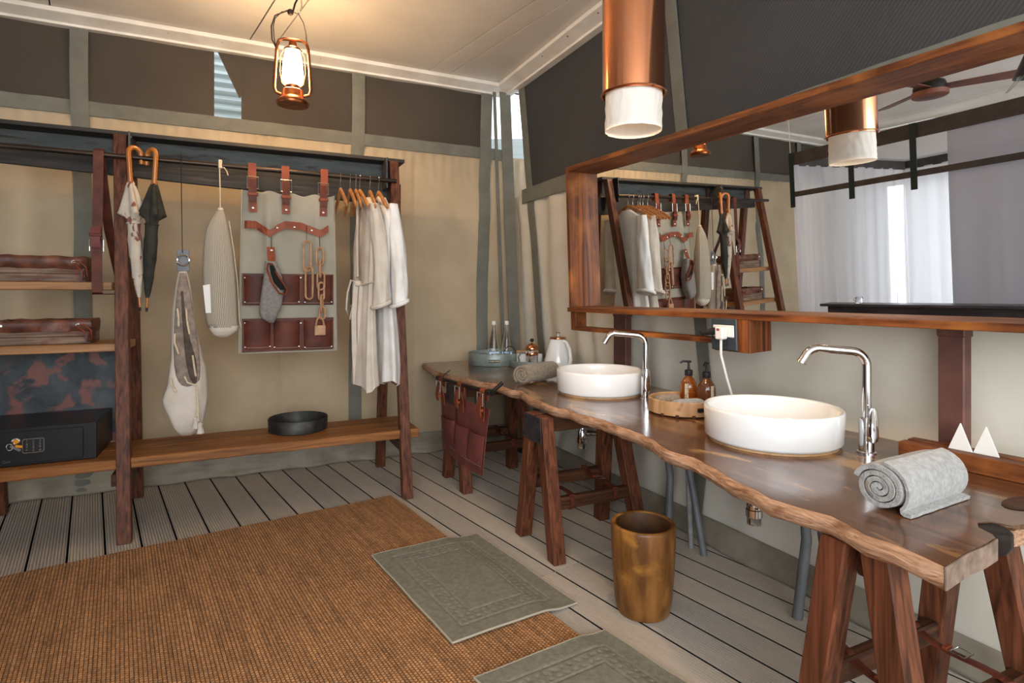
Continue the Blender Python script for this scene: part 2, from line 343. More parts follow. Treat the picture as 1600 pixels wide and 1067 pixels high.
def dup(root, loc=None, rz=None, label=None, mats=None):
    def cp(o, par):
        c = o.copy(); COL.objects.link(c); c.parent = par
        if mats and o.type == 'MESH' and o.data.materials and o.data.materials[0] in mats:
            c.data = o.data.copy(); c.data.materials[0] = mats[o.data.materials[0]]
        for ch in [x for x in COL.objects if x.parent == o]: cp(ch, c)
        return c
    r = cp(root, None)
    if loc is not None: r.location = loc
    if rz is not None: r.rotation_euler = (0,0,rz)
    if label: r['label'] = label
    return r
def lerp(a, b, t): return a+(b-a)*t
def interp(x, xs, ys): return float(np.interp(x, xs, ys))
def clip(poly, nx, ny, d):
    """keep the part with nx*x+ny*y<=d"""
    out = []
    for i in range(len(poly)):
        a, b = poly[i], poly[(i+1) % len(poly)]; fa, fb = nx*a[0]+ny*a[1]-d, nx*b[0]+ny*b[1]-d
        if fa <= 0: out.append(a)
        if fa*fb < 0: t = fa/(fa-fb); out.append((a[0]+(b[0]-a[0])*t, a[1]+(b[1]-a[1])*t))
    return out
def stud(p, n, r, m, parent, name='stud'):
    Z = Vector(n).normalized(); X = Z.orthogonal().normalized(); Y = Z.cross(X)
    return MB().lathe([(r, 0), (r, .001), (r*.6, .0028), (0.0002, .0032)], p, 10, (X, Y, Z)).build(name, m, parent, smooth=True)

YB = 4.46; ZC = 2.97; XL = -4.0; YF = -2.6
def wallx(y, z):
    """inner face of the leaning right canvas wall"""
    x = interp(z, [0, .12, .7, 1.6, 2.2, 2.97], [2.10, 2.135, 2.235, 2.165, 2.105, 2.045])
    return x + interp(y, [-3, 0, 1.2, 3.0, 4.46], [.14, .1, .06, .02, .02])

# ------------------------------------------------------------------ floor
CX = Vector((.9825, .1865, 0)); AX = Vector((-.1865, .9825, 0)); PITCH = .148; JO = 1.978
fl = MB().box(((XL+2.5)/2, (YB+YF)/2, -.045), (2.5-XL+.2, YB-YF+.2, .03)).build('floor', M_dark, kind='structure')
def plank_mesh(l, m, nm):
    wv = PITCH-.009; ng = 11; prof = [(-wv/2, -.024), (-wv/2, -.0008), (-wv/2+.0008, 0)]
    for k in range(ng):
        x = -wv/2 + wv*(k+.5+.0)/ng; prof += [(x-.0021, 0), (x, -.0048), (x+.0021, 0)]
    prof += [(wv/2-.0008, 0), (wv/2, -.0008), (wv/2, -.024)]
    n = len(prof); vs = [(x, y, z) for y in (0, l) for x, z in prof]
    me = bpy.data.meshes.new(nm); me.from_pydata(vs, [], [(i, i+1, n+i+1, n+i) for i in range(n-1)]+[(n-1, 0, n, 2*n-1)] + [tuple(range(n-1,-1,-1)), tuple(range(n, 2*n))]); me.update()
    bm = bmesh.new(); bm.from_mesh(me); bmesh.ops.recalc_face_normals(bm, faces=bm.faces); bm.to_mesh(me); bm.free()
    me.materials.append(m); me.materials.append(M_dark)
    for p in me.polygons:
        if abs(p.normal.x) > .97 or p.normal.z < -.5: p.material_index = 1
    return me
rows = ((JO+.002, 3.2), (JO-3.602, 3.6), (JO-7.2, 3.59))
PM_ = {(l, k): plank_mesh(l, M_plank[k], 'plank') for _, l in rows for k in range(3)}
ang = math.atan2(AX.y, AX.x)-PI/2
for k in range(-30, 18):
    c = .055 + PITCH*(k+.5)
    for a0, l in rows:
        mid = CX*c + AX*(a0+l/2); e0 = CX*c+AX*a0; e1 = CX*c+AX*(a0+l)
        if mid.x < XL-.1 or mid.x > 2.75 or (mid.y < YF-1.2) or min(e0.y, e1.y) > YB: continue
        o = bpy.data.objects.new('plank', PM_[(l, rng.randint(3))]); COL.objects.link(o); o.parent = fl
        o.location = CX*c + AX*a0; o.rotation_euler = (0, 0, ang)

# ------------------------------------------------------------------ ceiling
cl = MB().box(((XL+2.4)/2, (YB+YF)/2, ZC+.04), (2.4-XL+.2, YB-YF+.2, .03)).build('ceiling', M_dark, kind='structure')
seams = [-3.9, -2.82, -2.66, -1.59, -1.43, -.36, -.20, .87, 1.03, 2.105, 2.265, 3.4]
for i in range(len(seams)-1):
    a, b = seams[i]+.004, seams[i+1]-.004
    q = [CX*a+AX*-4, CX*b+AX*-4, CX*b+AX*6, CX*a+AX*6]; poly = [(p.x, p.y) for p in q]
    for cc in ((1,0,2.35), (-1,0,-XL), (0,1,YB), (0,-1,-YF)): poly = clip(poly, *cc) if len(poly) > 2 else poly
    if len(poly) < 3: continue
    zz = ZC
    MB().prism([(x, y, zz) for x, y in poly], (0,0,.02)).build('ceiling_panel', M_ceil, cl)

# ------------------------------------------------------------------ back wall
def backy(x, z):
    """canvas face of the back wall, with gathers under the band and loose folds"""
    g = .0075*math.sin(x*80+5*noise.noise(Vector((x*4, z*1.5, 0))))*(.4+abs(noise.noise(Vector((x*3, 0, 7))))*1.6)*max(0, 1-(2.37-z)/.26) if z < 2.37 else 0
    f = .030*noise.noise(Vector((x*2.1, z*1.1, 4))) + .018*noise.noise(Vector((x*5+z*3, z*2.2-x, 9)))
    for xs in (-.92, .28, 1.25): f += .007*math.exp(-((x-xs)/.018)**2)
    f += -.009*math.exp(-((z-1.86)/.02)**2)
    dg = z*.9+x*1.2
    f += .008*noise.noise(Vector((dg*5, x*.6, 2)))
    return YB - .035 + g + f*(1 if z < 2.3 else .3)
wb = MB()
for x0, x1, z1 in ((XL, -.16, ZC), (-.16, .03, 2.42), (.03, 1.90, ZC), (1.90, 2.45, 2.24)): wb.box(((x0+x1)/2, YB+.1, z1/2), (x1-x0, .04, z1))
wb = wb.build('wall_back', M_trim, kind='structure')
def lower(u, v):
    x = lerp(XL, 2.27-.0*v, u); z = lerp(.06, 2.40, v)
    return (x, backy(x, z), z)
MB().grid(lower, 520, 110).build('canvas_panel', M_can, wb, smooth=True, ang=180)
MB().grid(lambda u, v: (lerp(XL, 2.25, u), YB-.05 - .05*(1-v)**1.5*(1+.25*math.sin(u*90)) + +.016*noise.noise(Vector((u*45, v*5, 1))), lerp(.004, .15, v)), 300, 10, .004, (0,1,0)).build('canvas_skirt', M_skirt, wb, smooth=True, ang=180)
# grey band and straps
MB().grid(lambda u, v: (lerp(XL, 2.1, u), YB-.05+.004*math.sin(u*180)+.004*noise.noise(Vector((u*40, v*2, 3))), lerp(2.365, 2.455, v)), 300, 3, .006, (0,1,0)).build('canvas_band', M_trim, wb, smooth=True)
for x0, x1, w in ((-.90, -.865, .095), (.815, .79, .095), (1.865, 1.80, .10), (-2.3, -2.3, .1), (-3.3, -3.3, .1)):
    def st(u, v, x0=x0, x1=x1, w=w):
        z = lerp(.02, 2.95, v); xc = lerp(x1, x0, v)+.004*math.sin(z*5+x0*9)
        yy = (YB-.062 if z > 2.36 else min(backy(xc, z), backy(xc-w/2, z), backy(xc+w/2, z))-.010) - .05*max(0, 1-z/.15)
        return (xc+(u-.5)*w, yy+.006*(2*u-1)**2, z)
    MB().grid(st, 4, 60, .005, (0,1,0)).build('canvas_strap', M_trim, wb, smooth=True)
# dark insect mesh, with an opening where a flap has come loose
def mesh_bit(x0, x1, z0=2.45, z1=2.955):
    MB().grid(lambda u, v: (lerp(x0, x1, u), YB-.03+.010*noise.noise(Vector((lerp(x0, x1, u)*2.5, v*2, 5))) + .006*math.sin(lerp(x0,x1,u)*9+v*5), lerp(z0, z1, v)),
              max(4, int((x1-x0)*30)), 10, .003, (0,1,0)).build('mesh_screen', M_meshb, wb, smooth=True)
mesh_bit(XL, -.15); mesh_bit(.018, 1.86); mesh_bit(-.15, .018, 2.91)
MB().prism([(-.142, YB-.032, 2.93), (.020, YB-.032, 2.93), (.020, YB-.045, 2.62), (.005, YB-.048, 2.60)], (0,.003,0)).build('loose_mesh_flap', M_meshb, wb)
MB().grid(lambda u, v: (lerp(-.6, .6, u), YB+.75+.012*math.sin(v*90), lerp(2.2, 3.2, v)), 2, 60, .003, (0,1,0)).build('outdoor_sheet', M_outd, wb, smooth=True)

# ------------------------------------------------------------------ right wall (leaning canvas)
wr = MB()
wr.grid(lambda u, v: (wallx(lerp(YF, 4.17, u), v*ZC)+.16, lerp(YF, 4.17, u), v*ZC), 10, 10, .02, (1,0,0))
wr.grid(lambda u, v: (wallx(lerp(4.17, YB+.02, u), v*2.06)+.16, lerp(4.17, YB+.02, u), v*2.06), 2, 8, .02, (1,0,0))
wr = wr.build('wall_right', M_trim, kind='structure')
def rx(y, z):
    f = .018*noise.noise(Vector((y*2, z*.9, 14))) + .010*noise.noise(Vector((y*5, z*1.3, 19)))
    f += .014*math.sin(y*22+z*1.6+3*noise.noise(Vector((y*2,z,3))))*max(0, min(1, (y-2.0)/1.5))*(1 if z < 2.0 else 0) - .007*math.exp(-((z-1.92)/.02)**2)
    return wallx(y, z) + f*(1 if z < 2.05 else .3)
MB().grid(lambda u, v: (rx(lerp(YF, YB, u), lerp(.05, 2.06, v)), lerp(YF, YB, u), lerp(.05, 2.06, v)), 420, 80).build('canvas_panel', M_can2, wr, smooth=True, ang=180)
MB().grid(lambda u, v: (wallx(lerp(YF, YB, u), v*.11)-.015-.028*(1-v)**2*(1+.3*math.sin(u*70)), lerp(YF, YB, u), lerp(.004, .11, v)), 300, 8, .004, (1,0,0)).build('canvas_skirt', M_skirt, wr, smooth=True, ang=180)
MB().grid(lambda u, v: (wallx(lerp(YF, 4.28, u), 2.05)-.02+.003*math.sin(u*140), lerp(YF, 4.28, u), lerp(1.99, 2.105, v)), 200, 2, .005, (1,0,0)).build('canvas_band', M_trim, wr, smooth=True)
def rmesh(y0, y1, z0=2.09):
    MB().grid(lambda u, v: (wallx(lerp(y0, y1, u), lerp(z0, 2.955, v))-.005+.008*noise.noise(Vector((lerp(y0, y1, u)*2.2, v*2, 8))), lerp(y0, y1, u), lerp(z0, 2.955, v)),
              40, 10, .003, (1,0,0)).build('mesh_screen', M_meshc, wr, smooth=True)
rmesh(YF, 4.18)
# straps: corner seam, edge strap and two more along the wall
def rstrap(ytop, ybot, w, zt=2.95, off=.014):
    def st(u, v):
        z = lerp(.02, zt, v); y = lerp(ybot, ytop, v)
        return (min(rx(y-w/2, z), rx(y, z), rx(y+w/2, z))-off, y+(u-.5)*w, z)
    MB().grid(st, 2, 50, .005, (1,0,0)).build('canvas_strap', M_trim, wr, smooth=True)
rstrap(4.16, 4.10, .10); rstrap(2.42, 2.30, .085); rstrap(.2, .1, .09)
# corner post seam strap
MB().grid(lambda u, v: (lerp(2.13, 2.0, v)+(u-.5)*.09, YB-.10-.02*u, lerp(.0, 2.95, v)), 3, 20, .006, (0,1,0)).build('corner_strap', M_trim, wr, smooth=True)
MB().grid(lambda u, v: (lerp(2.03, 1.915, v)+(u-.5)*.028, YB-.085, lerp(.0, 2.95, v)), 2, 20, .006, (0,1,0)).build('corner_piping', M_trim, wr, smooth=True)
# bright daylight slits either side of the corner strap: the canvas is open to the pale awning sheet outside
MB().grid(lambda u, v: (lerp(1.4, 3.2, u), YB+1.1-.9*u, lerp(1.2, 2.75, v)), 2, 6, .004, (0,1,0)).build('outdoor_sheet', M_outd, wr)

# ------------------------------------------------------------------ cornice trims
t1 = MB(); t1.prism([(XL, YB-.02, 2.968), (XL, YB-.17, 2.968), (XL, YB-.17, 2.94), (XL, YB-.15, 2.935), (XL, YB-.075, 2.915), (XL, YB-.075, 2.90), (XL, YB-.02, 2.90)], (2.06-XL, 0, 0))
t1 = t1.build('trim_1', M_white, kind='structure', bevel=.002)
def rtr(y): return [(wallx(y, 2.95)-dx, y, z) for dx, z in ((0,2.967), (.15,2.967), (.15,2.939), (.13,2.934), (.055,2.914), (.055,2.899), (0,2.899))]
t2 = MB().loft([rtr(YF), rtr(1.2), rtr(3), rtr(YB-.02)]).build('trim_2', M_white, kind='structure', bevel=.002)
for px, py in ((160,15), (258,34), (346,51), (504,82), (645,107), (708,118)):
    p = P(px, py, z=2.936); p.y = YB-.135; MB().lathe([(.005, -.003), (.005, .001)], (p.x, p.y, 2.934), 8).build('screw', M_iron, t1)
for y in (2.9, 3.25, 3.6): MB().lathe([(.005, -.003), (.005, .001)], (wallx(y, 2.95)-.12, y, 2.932), 8).build('screw', M_iron, t2)

# ------------------------------------------------------------------ far left wall with windows (seen in the mirror)
wl = MB(); YW0, YW1 = 2.3, 4.0
for y0, y1, z0, z1 in ((YF, YW0, 0, ZC), (YW1, YB, 0, ZC), (YW0, YW1, 2.25, ZC), (YW0, YW1, 0, .1)):
    wl.box((XL-.03, (y0+y1)/2, (z0+z1)/2), (.04, y1-y0, z1-z0))
wl = wl.build('wall_left', M_can2, kind='structure')
wn = MB()
for y in (YW0, 3.38, 3.66, YW1): wn.box((XL-.01, y, 1.18), (.06, .05, 2.15))
wn.box((XL-.01, (YW0+YW1)/2, 2.25), (.06, YW1-YW0, .06)); wn.build('window_1', M_white, kind='structure')
def curtain(name, p, q, z0, z1, m, amp=.03, k=60, label=None, parent=None, pull=0, seed=0, nu=120):
    p, q = Vector(p), Vector(q); t = (q-p).normalized(); n = Vector((-t.y, t.x, 0)); L = (q-p).length
    def fn(u, v):
        s = u*L; z = lerp(z0, z1, v)
        a = amp*(.35+.65*(1-v))*math.sin(s*k + 1.5*noise.noise(Vector((s*3, v, seed)))) + amp*.8*noise.noise(Vector((s*5, z*.6, seed+3)))
        b = p + t*(s*(1-pull*(1-v)**.5)) + n*a; return (b.x, b.y, z)
    return MB().grid(fn, nu, 14).build(name, m, parent, smooth=True, ang=180)

# ================================================================== vanity slab
ZS = .704; TH = .048
front = [(652,566),(677.5,579),(702,586),(724,590.6),(745,596),(771,599),(784,604),(797.5,609),(814,611),(827.5,621.5),(846,628),(865,636.6),(889,640),
         (902.5,647),(940,656),(955,662.5),(997.5,677.5),(1020,689),(1040,704),(1080,715),(1112,732),(1142,750),(1180,767.5),(1200,780),(1250,795),(1295,807),
         (1320,820),(1350,837),(1400,854),(1437,870),(1477,884)]
fp = [P(x, y, z=ZS) for x, y in front]; fp[0] = Vector((1.30, 4.36, ZS))
# densify with small wobbles, then order from far to near
dense = []
for i in range(len(fp)-1):
    n = max(1, int((fp[i+1]-fp[i]).length/.035))
    for k in range(n):
        p = fp[i].lerp(fp[i+1], k/n); dense.append((p.x+.006*noise.noise(Vector((p.y*22, 0, 0))), p.y))
dense.append((fp[-1].x, fp[-1].y))
endp = [P(x, y, z=ZS) for x, y in ((1512,862),(1537,852),(1557,840))]
endl = [(p.x, p.y) for p in endp] + [(1.545,.712), (1.560,.745), (1.590,.762), (1.622,.752), (1.640,.715), (1.70,.705), (1.80,.70), (1.95,.69), (2.08,.70), (2.17,.72)]
backl = [(2.19,.95), (2.206,1.24), (2.19,1.5), (2.185,2.0), (2.20,2.6), (2.215,3.2), (2.21,3.8), (2.19,4.2), (2.15,4.34), (1.7,4.385)]
outline = dense + endl + backl
nf = len(dense); M = len(outline); cxy = Vector((1.75, 2.3))
def inset(i, d):
    a = Vector(outline[(i-1) % M]); b = Vector(outline[(i+1) % M]); t = (b-a).normalized(); n = Vector((-t.y, t.x)); p = Vector(outline[i])
    return p + n*d
slab = thing('vanity_top', 'long live-edge timber slab forming the washstand top along the mirror wall', 'vanity', (1.75, 2.3, ZS-TH))
def ringz(d, z, j=0):
    r = []
    for i in range(M):
        live = i < nf-1; dd = d
        if not live: dd = .002
        if live: dd = d + .008*noise.noise(Vector((outline[i][1]*14, j*1.7, 3)))*(1 if j else 0)
        q = inset(i, dd); r.append((q.x, q.y, z))
    return r
top = MB(); ZR = ringz(.010, ZS); top.add(ZR, []); top.add([(x, y, ZS-.012) for x, y, z in ZR], [])
top.f += [tuple(range(M))] + [(i, (i+1) % M, (i+1) % M+M, i+M) for i in range(M)]
topo = top.build('slab_surface', M_slab, slab)
rim = MB()
Rs = [ringz(.0105, ZS-.0005), ringz(.000, ZS-.003), ringz(-.007, ZS-.012, 1), ringz(-.010, ZS-.024, 2), ringz(-.004, ZS-.038, 3), ringz(.012, ZS-TH, 4), ringz(.05, ZS-TH-.002, 5)]
rim.loft(Rs, cap=False); n0 = len(rim.v)-M; rim.f.append(tuple(range(n0, n0+M)))
rimo = rim.build('live_edge', M_rim, slab, smooth=True, ang=50)
ef = MB(); q = [(outline[i][0]-(.002 if i == nf-1 else 0), outline[i][1]-.003) for i in range(nf-1, nf+3)]
ef.prism([(x, y, ZS-.002) for x, y in q]+[(x, y+.003, ZS-.002) for x, y in q[::-1]], (0,0,-.0475)).build('sawn_end', mat('grey_brown_end_grain','8d7768','66554a',.7,scale=(30,30,30),bump=.4,bscale=(40,40,120),bdist=.004), slab)
# dark knot hollow in the near end and the oval hollow behind it
MB().lathe([(.030,0),(.040,.02),(.040,.050),(.034,.0555),(.0005,.054)], (1.597,.742,ZS-.058), 18, mod=lambda a, j: 1+.12*math.sin(3*a)).build('knot', M_iron, slab, smooth=True)
kn = MB().lathe([(.062,.0016),(.055,.0022),(.045,.0012),(.0005,.0008)], (0,0,0), 20)
kn.v = [(1.845+x*1.35, .778+y*.62, ZS+z) for x, y, z in kn.v]; kn.build('knot_hollow', M_leg2['y'], slab, smooth=True)

# ================================================================== trestles
def trestle(label, x0, x1, yc, plate=True, top=.655, spread=.175, group='trestles under the washstand'):
    t = thing('trestle', label, 'trestle', (x0, yc, 0), group)
    w = .066
    for X in (x0, x1):
        for s in (-1, 1):
            m = MB(); a = (X + (0 if X == x0 else .06), yc+s*spread, 0); b = (X, yc+s*.05, top)
            d = Vector((w/2, 0, 0)); e = Vector((0, w/2, 0)); A, B = Vector(a), Vector(b)
            m.hexa([A-d-e, A+d-e, A+d+e, A-d+e, B-d-e*1.05, B+d-e*1.05, B+d+e*1.05, B-d+e*1.05]); m.build('leg', M_leg['z'], t, bevel=.004)
    MB().beam((x0+.02, yc, top-.045), (x1, yc, top-.045), .05, .085).build('ridge_beam', M_leg2['x'], t, bevel=.004)
    for s in (-1, 1):
        z = .255 if s < 0 else .285; yy = yc+s*(spread-.055*z/.3*1.0)
        MB().beam((x0+.02, yy-.0*s, z), (x1+.035, yy, z), .036, .058).build('stretcher', M_leg2['x'], t, bevel=.004)
    if not plate: return straps(t, x0, x1, yc, spread)
    pl = MB(); pl.prism([(x0-w/2-.004, yc-.085, top), (x0-w/2-.004, yc+.085, top), (x0-w/2-.004, yc+.098, top-.125), (x0-w/2-.004, yc-.098, top-.125)], (-.004,0,0))
    plo = pl.build('gusset_plate', M_plate, t, bevel=.001)
    for yy, zz in ((-.065, top-.02), (.065, top-.02), (-.075, top-.105), (.075, top-.105)): stud((x0-w/2-.008, yc+yy, zz), (-1,0,0), .006, M_iron, plo, 'bolt')
    return straps(t, x0, x1, yc, spread)
def straps(t, x0, x1, yc, spread):
    for X in (x0+.10, x1-.08):   # leather straps tying the stretchers
        ya, yb = yc-spread+.045, yc+spread-.045; path = []
        for k in range(13):
            u = k/12; path.append((X+.01*math.sin(u*7), lerp(ya-.02, yb+.02, u), lerp(.255, .285, u)+.034 - .012*math.sin(PI*u)))
        sp = MB().tube(path, .017, 8, flat=(1,.16)); 
        for yy, zz in ((ya, .255), (yb, .285)):
            sp.tube([(X, yy+.024*math.cos(a), zz+.036*math.sin(a)) for a in np.linspace(0, 2*PI, 14)[:-1]], .013, 6, closed=True, flat=(.2, 1))
        so = sp.build('leather_strap', M_lea, t, smooth=True)
        bq = (X, lerp(ya, yb, .42), .30); MB().tube([(bq[0]+dx, bq[1]+dy, bq[2]+.003) for dx, dy in ((-.02,-.018),(.02,-.018),(.02,.018),(-.02,.018))], .0022, 6, closed=True).build('buckle', M_steel, so)
        MB().box((X, lerp(ya, yb, .58), .298), (.03, .014, .012)).build('keeper_loop', M_lea_tan, so, bevel=.002)
    return t
tr1 = trestle('dark wooden trestle under the far end of the washstand, behind the leather pocket panel', 1.29, 1.71, 3.56)
tr2 = trestle('dark wooden trestle with steel gusset plate, middle one under the washstand', 1.335, 1.76, 2.50)
tr3 = trestle('nearest wooden trestle under the washstand, beneath the big rolled grey towel', 1.335, 1.80, .88, False, spread=.15)

# ================================================================== clothes rack
rack = thing('clothes_rack', 'long A-frame clothes rack with dark top board, shelves and low bench against the canvas wall', 'rack', (-.1, 3.8, 0))
ZR_ = 2.12
frames = [(-.515, 3.44, -.585, -.56, 4.18), (.93, 3.45, .925, .925, 4.17), (-1.25, 3.44, -1.25, -1.215, 4.18)]
for fx, fy, tx, bx, by in frames:
    for k, (X, Y, YT) in enumerate(((fx, fy, 3.785), (bx, by, 3.90))):
        w, d = (.062, .055); m = MB(); A = Vector((X, Y, 0)); T = Vector((tx if k == 0 else bx, YT, ZR_))
        a = Vector((w/2,0,0)); b = Vector((0,d/2,0))
        m.hexa([A-a-b, A+a-b, A+a+b, A-a+b, T-a-b, T+a-b, T+a+b, T-a+b]); m.build('leg', M_leg['z'], rack, bevel=.003)
    MB().beam((bx, 3.50, .30), (bx, 4.13, .30), .045, .06).build('cross_rail', M_leg2['y'], rack, bevel=.003)
MB().box((-.16, 3.87, 2.128), (2.32, .20, .022)).build('top_board', M_old['x'], rack, bevel=.002)
MB().box((-.16, 3.905, 2.06), (2.26, .022, .118)).build('painted_board', M_blue, rack, bevel=.002, label='blue-grey painted board under the top')
lb = MB(); lb.hexa([(-1.28,3.835,1.935), (.99,3.835,1.835), (.99,3.865,1.835), (-1.28,3.865,1.935), (-1.28,3.835,2.00), (.99,3.835,1.985), (.99,3.865,1.985), (-1.28,3.865,2.00)])
lb.build('lower_board', M_old['x'], rack, bevel=.002)
MB().tube([(x, 3.68, 1.985-.012*(x+1.2)/2.1) for x in np.linspace(-1.26, .92, 6)], .0145, 14).build('hanging_rail', M_railm, rack, smooth=True)
for bx in (-.585, .905): 
    br = MB().box((bx+(.048 if bx < 0 else -.035), 3.78, 2.03), (.012, .13, .2)).build('end_bracket', M_plate, rack, bevel=.003)
    for z in (1.96, 2.10): stud((bx+(.055 if bx < 0 else -.042), 3.73, z), (1 if bx < 0 else -1,0,0), .006, M_steel, br, 'bolt')
for y0, y1 in ((3.50, 3.715), (3.722, 3.93)):
    b = MB(); n = 24; b.grid(lambda u, v: (lerp(-1.5, 1.02, u), lerp(y0, y1, v)+.004*noise.noise(Vector((u*14, v, y0*9))), .405), n, 1, .052, (0,0,-1))
    b.build('bench_board', M_bench['x'], rack, bevel=.004)
for bx in (-.52, .93): MB().prism([(bx, 3.56, .352), (bx, 3.70, .352), (bx, 3.56, .24)], (.03,0,0)).build('bench_bracket', M_leg2['y'], rack, bevel=.002)
MB().box((-.94, 3.835, 1.288), (.66, .27, .042)).build('shelf', M_shelf['x'], rack, bevel=.004)
MB().box((-.90, 3.80, .965), (.72, .33, .042)).build('shelf', M_shelf['x'], rack, bevel=.004)
MB().box((-.92, 3.99, .665), (.62, .012, .53)).build('patina_panel', M_patina, rack, label='rust-stained dark sheet behind the safe')
for bx in (-.585,): MB().prism([(bx+.0, 3.72, .94), (bx, 3.95, .94), (bx, 3.93, .83)], (.022,0,0)).build('shelf_bracket', M_leg2['y'], rack, bevel=.002)

# --- leather strap looped round upper shelf
st = thing('leather_belt', 'brown leather strap with steel buckle looped from the rail round the upper shelf', 'strap', (-.67, 3.67, 1.25))
path = [(-.665, 3.667, 2.0), (-.667, 3.668, 1.8), (-.672, 3.672, 1.5), (-.672, 3.67, 1.3), (-.672, 3.672, 1.255)]
def ribbon(path, w, t, wd=(1,0,0)):
    m = MB(); wd = Vector(wd)*w/2; R1 = []
    for i, p in enumerate(path):
        p = Vector(p); a = Vector(path[max(0, i-1)]); b = Vector(path[min(len(path)-1, i+1)]); T = (b-a).normalized(); n = T.cross(wd).normalized()*t/2
        R1.append([p-wd-n, p+wd-n, p+wd+n, p-wd+n])
    return m.loft(R1)
ribbon(path+[(-.672,3.69,1.245), (-.66,3.80,1.245), (-.63,3.89,1.245), (-.60,3.985,1.25), (-.62,3.96,1.35), (-.65,3.85,1.6), (-.66,3.75,1.85), (-.665,3.70,1.99), (-.665,3.685,2.012), (-.665,3.667,2.0)], .046, .004).build('strap', M_lea, st, smooth=True)
bk = MB().tube([(-.672+dx, 3.660, 1.50+dz) for dx, dz in ((-.03,-.03),(.03,-.03),(.03,.03),(-.03,.03))], .0032, 8, closed=True).build('buckle', M_steel, st, smooth=True)
ribbon([(-.672, 3.660, 1.60), (-.674, 3.648, 1.57), (-.676, 3.644, 1.53), (-.672, 3.655, 1.49)], .044, .004).build('strap_tail', M_lea_ox, st, smooth=True)
MB().box((-.674, 3.652, 1.555), (.056, .022, .018)).build('keeper_loop', M_lea, st, bevel=.003)

# --- umbrellas
def umbrella(name, label, p, q, twist, m, dark):
    """p: ferrule under the handle, q: tip; twist: direction the hook points (angle)"""
    p, q = Vector(p), Vector(q); U = thing(name, label, 'umbrella', q)
    Z = (q-p).normalized(); X = Vector((1,0,0)); X = (X-Z*X.dot(Z)).normalized(); Y = Z.cross(X); L = (q-p).length
    prof = [(.014,0), (.022,.03), (.030,.07), (.046,.155), (.050,.175), (.030,.205), (.029,.24), (.030,.32), (.029,.42), (.024,.52), (.014,.60), (.008,.635)]
    k = (L-.075)/.635; prof = [(r, z*k) for r, z in prof]
    def mod(a, j):
        amp = [.1,.2,.22,.38,.42,.15,.12,.14,.14,.14,.12,.05][j]; ph = [0,.1,.2,.3,.35,.6,.9,1.4,2.0,2.6,3.1,3.4][j]
        return 1+amp*math.cos((6 if j > 4 else 4)*(a+ph))
    cn = MB().lathe(prof, p, 36, (X, Y, Z), mod=mod).build('canopy', m, U, smooth=True, ang=60)
    MB().tube([p+Z*(.225*k*1.0+.002) + (X*math.cos(a)+Y*math.sin(a))*.0315 for a in np.linspace(0, 2*PI, 16)[:-1]], .004, 6, closed=True).build('tie_band', m, cn, smooth=True)
    MB().tube([p+Z*(L-.085), p+Z*(L-.022)], [.0065, .006], 10).build('tip', M_hook, U, smooth=True)
    MB().tube([p+Z*(L-.022), p+Z*L], [.007, .005], 10).build('tip_cap', M_plb, U, smooth=True)
    h = Vector((math.cos(twist), math.sin(twist), 0)); pts = [p-Z*-.01, p-Z*.04, p-Z*.10, p-Z*.155]; base = p-Z*.155
    r = .033
    for a in np.linspace(0, PI, 12)[1:]: pts.append(base + h*(r-r*math.cos(a)) - Z*(r*math.sin(a)))
    pts.append(pts[-1]+Z*.03); pts.append(pts[-2]+Z*.05)
    MB().tube(pts, .0125, 12).build('hook_handle', M_hook, U, smooth=True)
    MB().tube([p+Z*-.012, p+Z*.012], .0145, 12).build('collar', M_hook, U, smooth=True)
    return U
umbrella('umbrella', 'furled cream umbrella with red pattern and cane hook on the rail', P(204,284,y=3.645), P(219,486,y=3.66), R_(38), M_umbc, False)
umbrella('umbrella', 'furled charcoal umbrella with orange cane hook on the rail', P(241,287,y=3.645), P(229,487,y=3.66), R_(135), M_umb, True)

# --- generic lofted cloth body traced at a depth
def ring_px(py, xl, xr, y0, dep, n=28, fold=.0, kf=7, ph=0, e=.75):
    a, b = P(xl, py, y=y0), P(xr, py, y=y0); c = (a+b)/2; w = (b.x-a.x)/2; out = []
    for k in range(n):
        t = 2*PI*k/n; cs, sn = math.cos(t), math.sin(t)
        rr = 1+fold*math.sin(kf*t+ph)
        out.append((c.x+w*rr*abs(cs)**e*(1 if cs > 0 else -1), y0+dep*rr*abs(sn)**e*(1 if sn > 0 else -1), c.z))
    return out
def loft_px(rows, y0, **k):
    """rows (py, xl, xr, depth) -> dense smooth loft"""
    pys = [r[0] for r in rows]; rings = []
    for py in np.linspace(pys[0], pys[-1], max(14, int((pys[-1]-pys[0])/7))):
        xl, xr, dp = (interp(py, pys, [r[i] for r in rows]) for i in (1, 2, 3))
        kk = dict(k); kk['ph'] = k.get('ph', 0)+k.get('tw', 0)*py; kk.pop('tw', None)
        rings.append(ring_px(py, xl, xr, y0, dp, **kk))
    return MB().loft(rings)

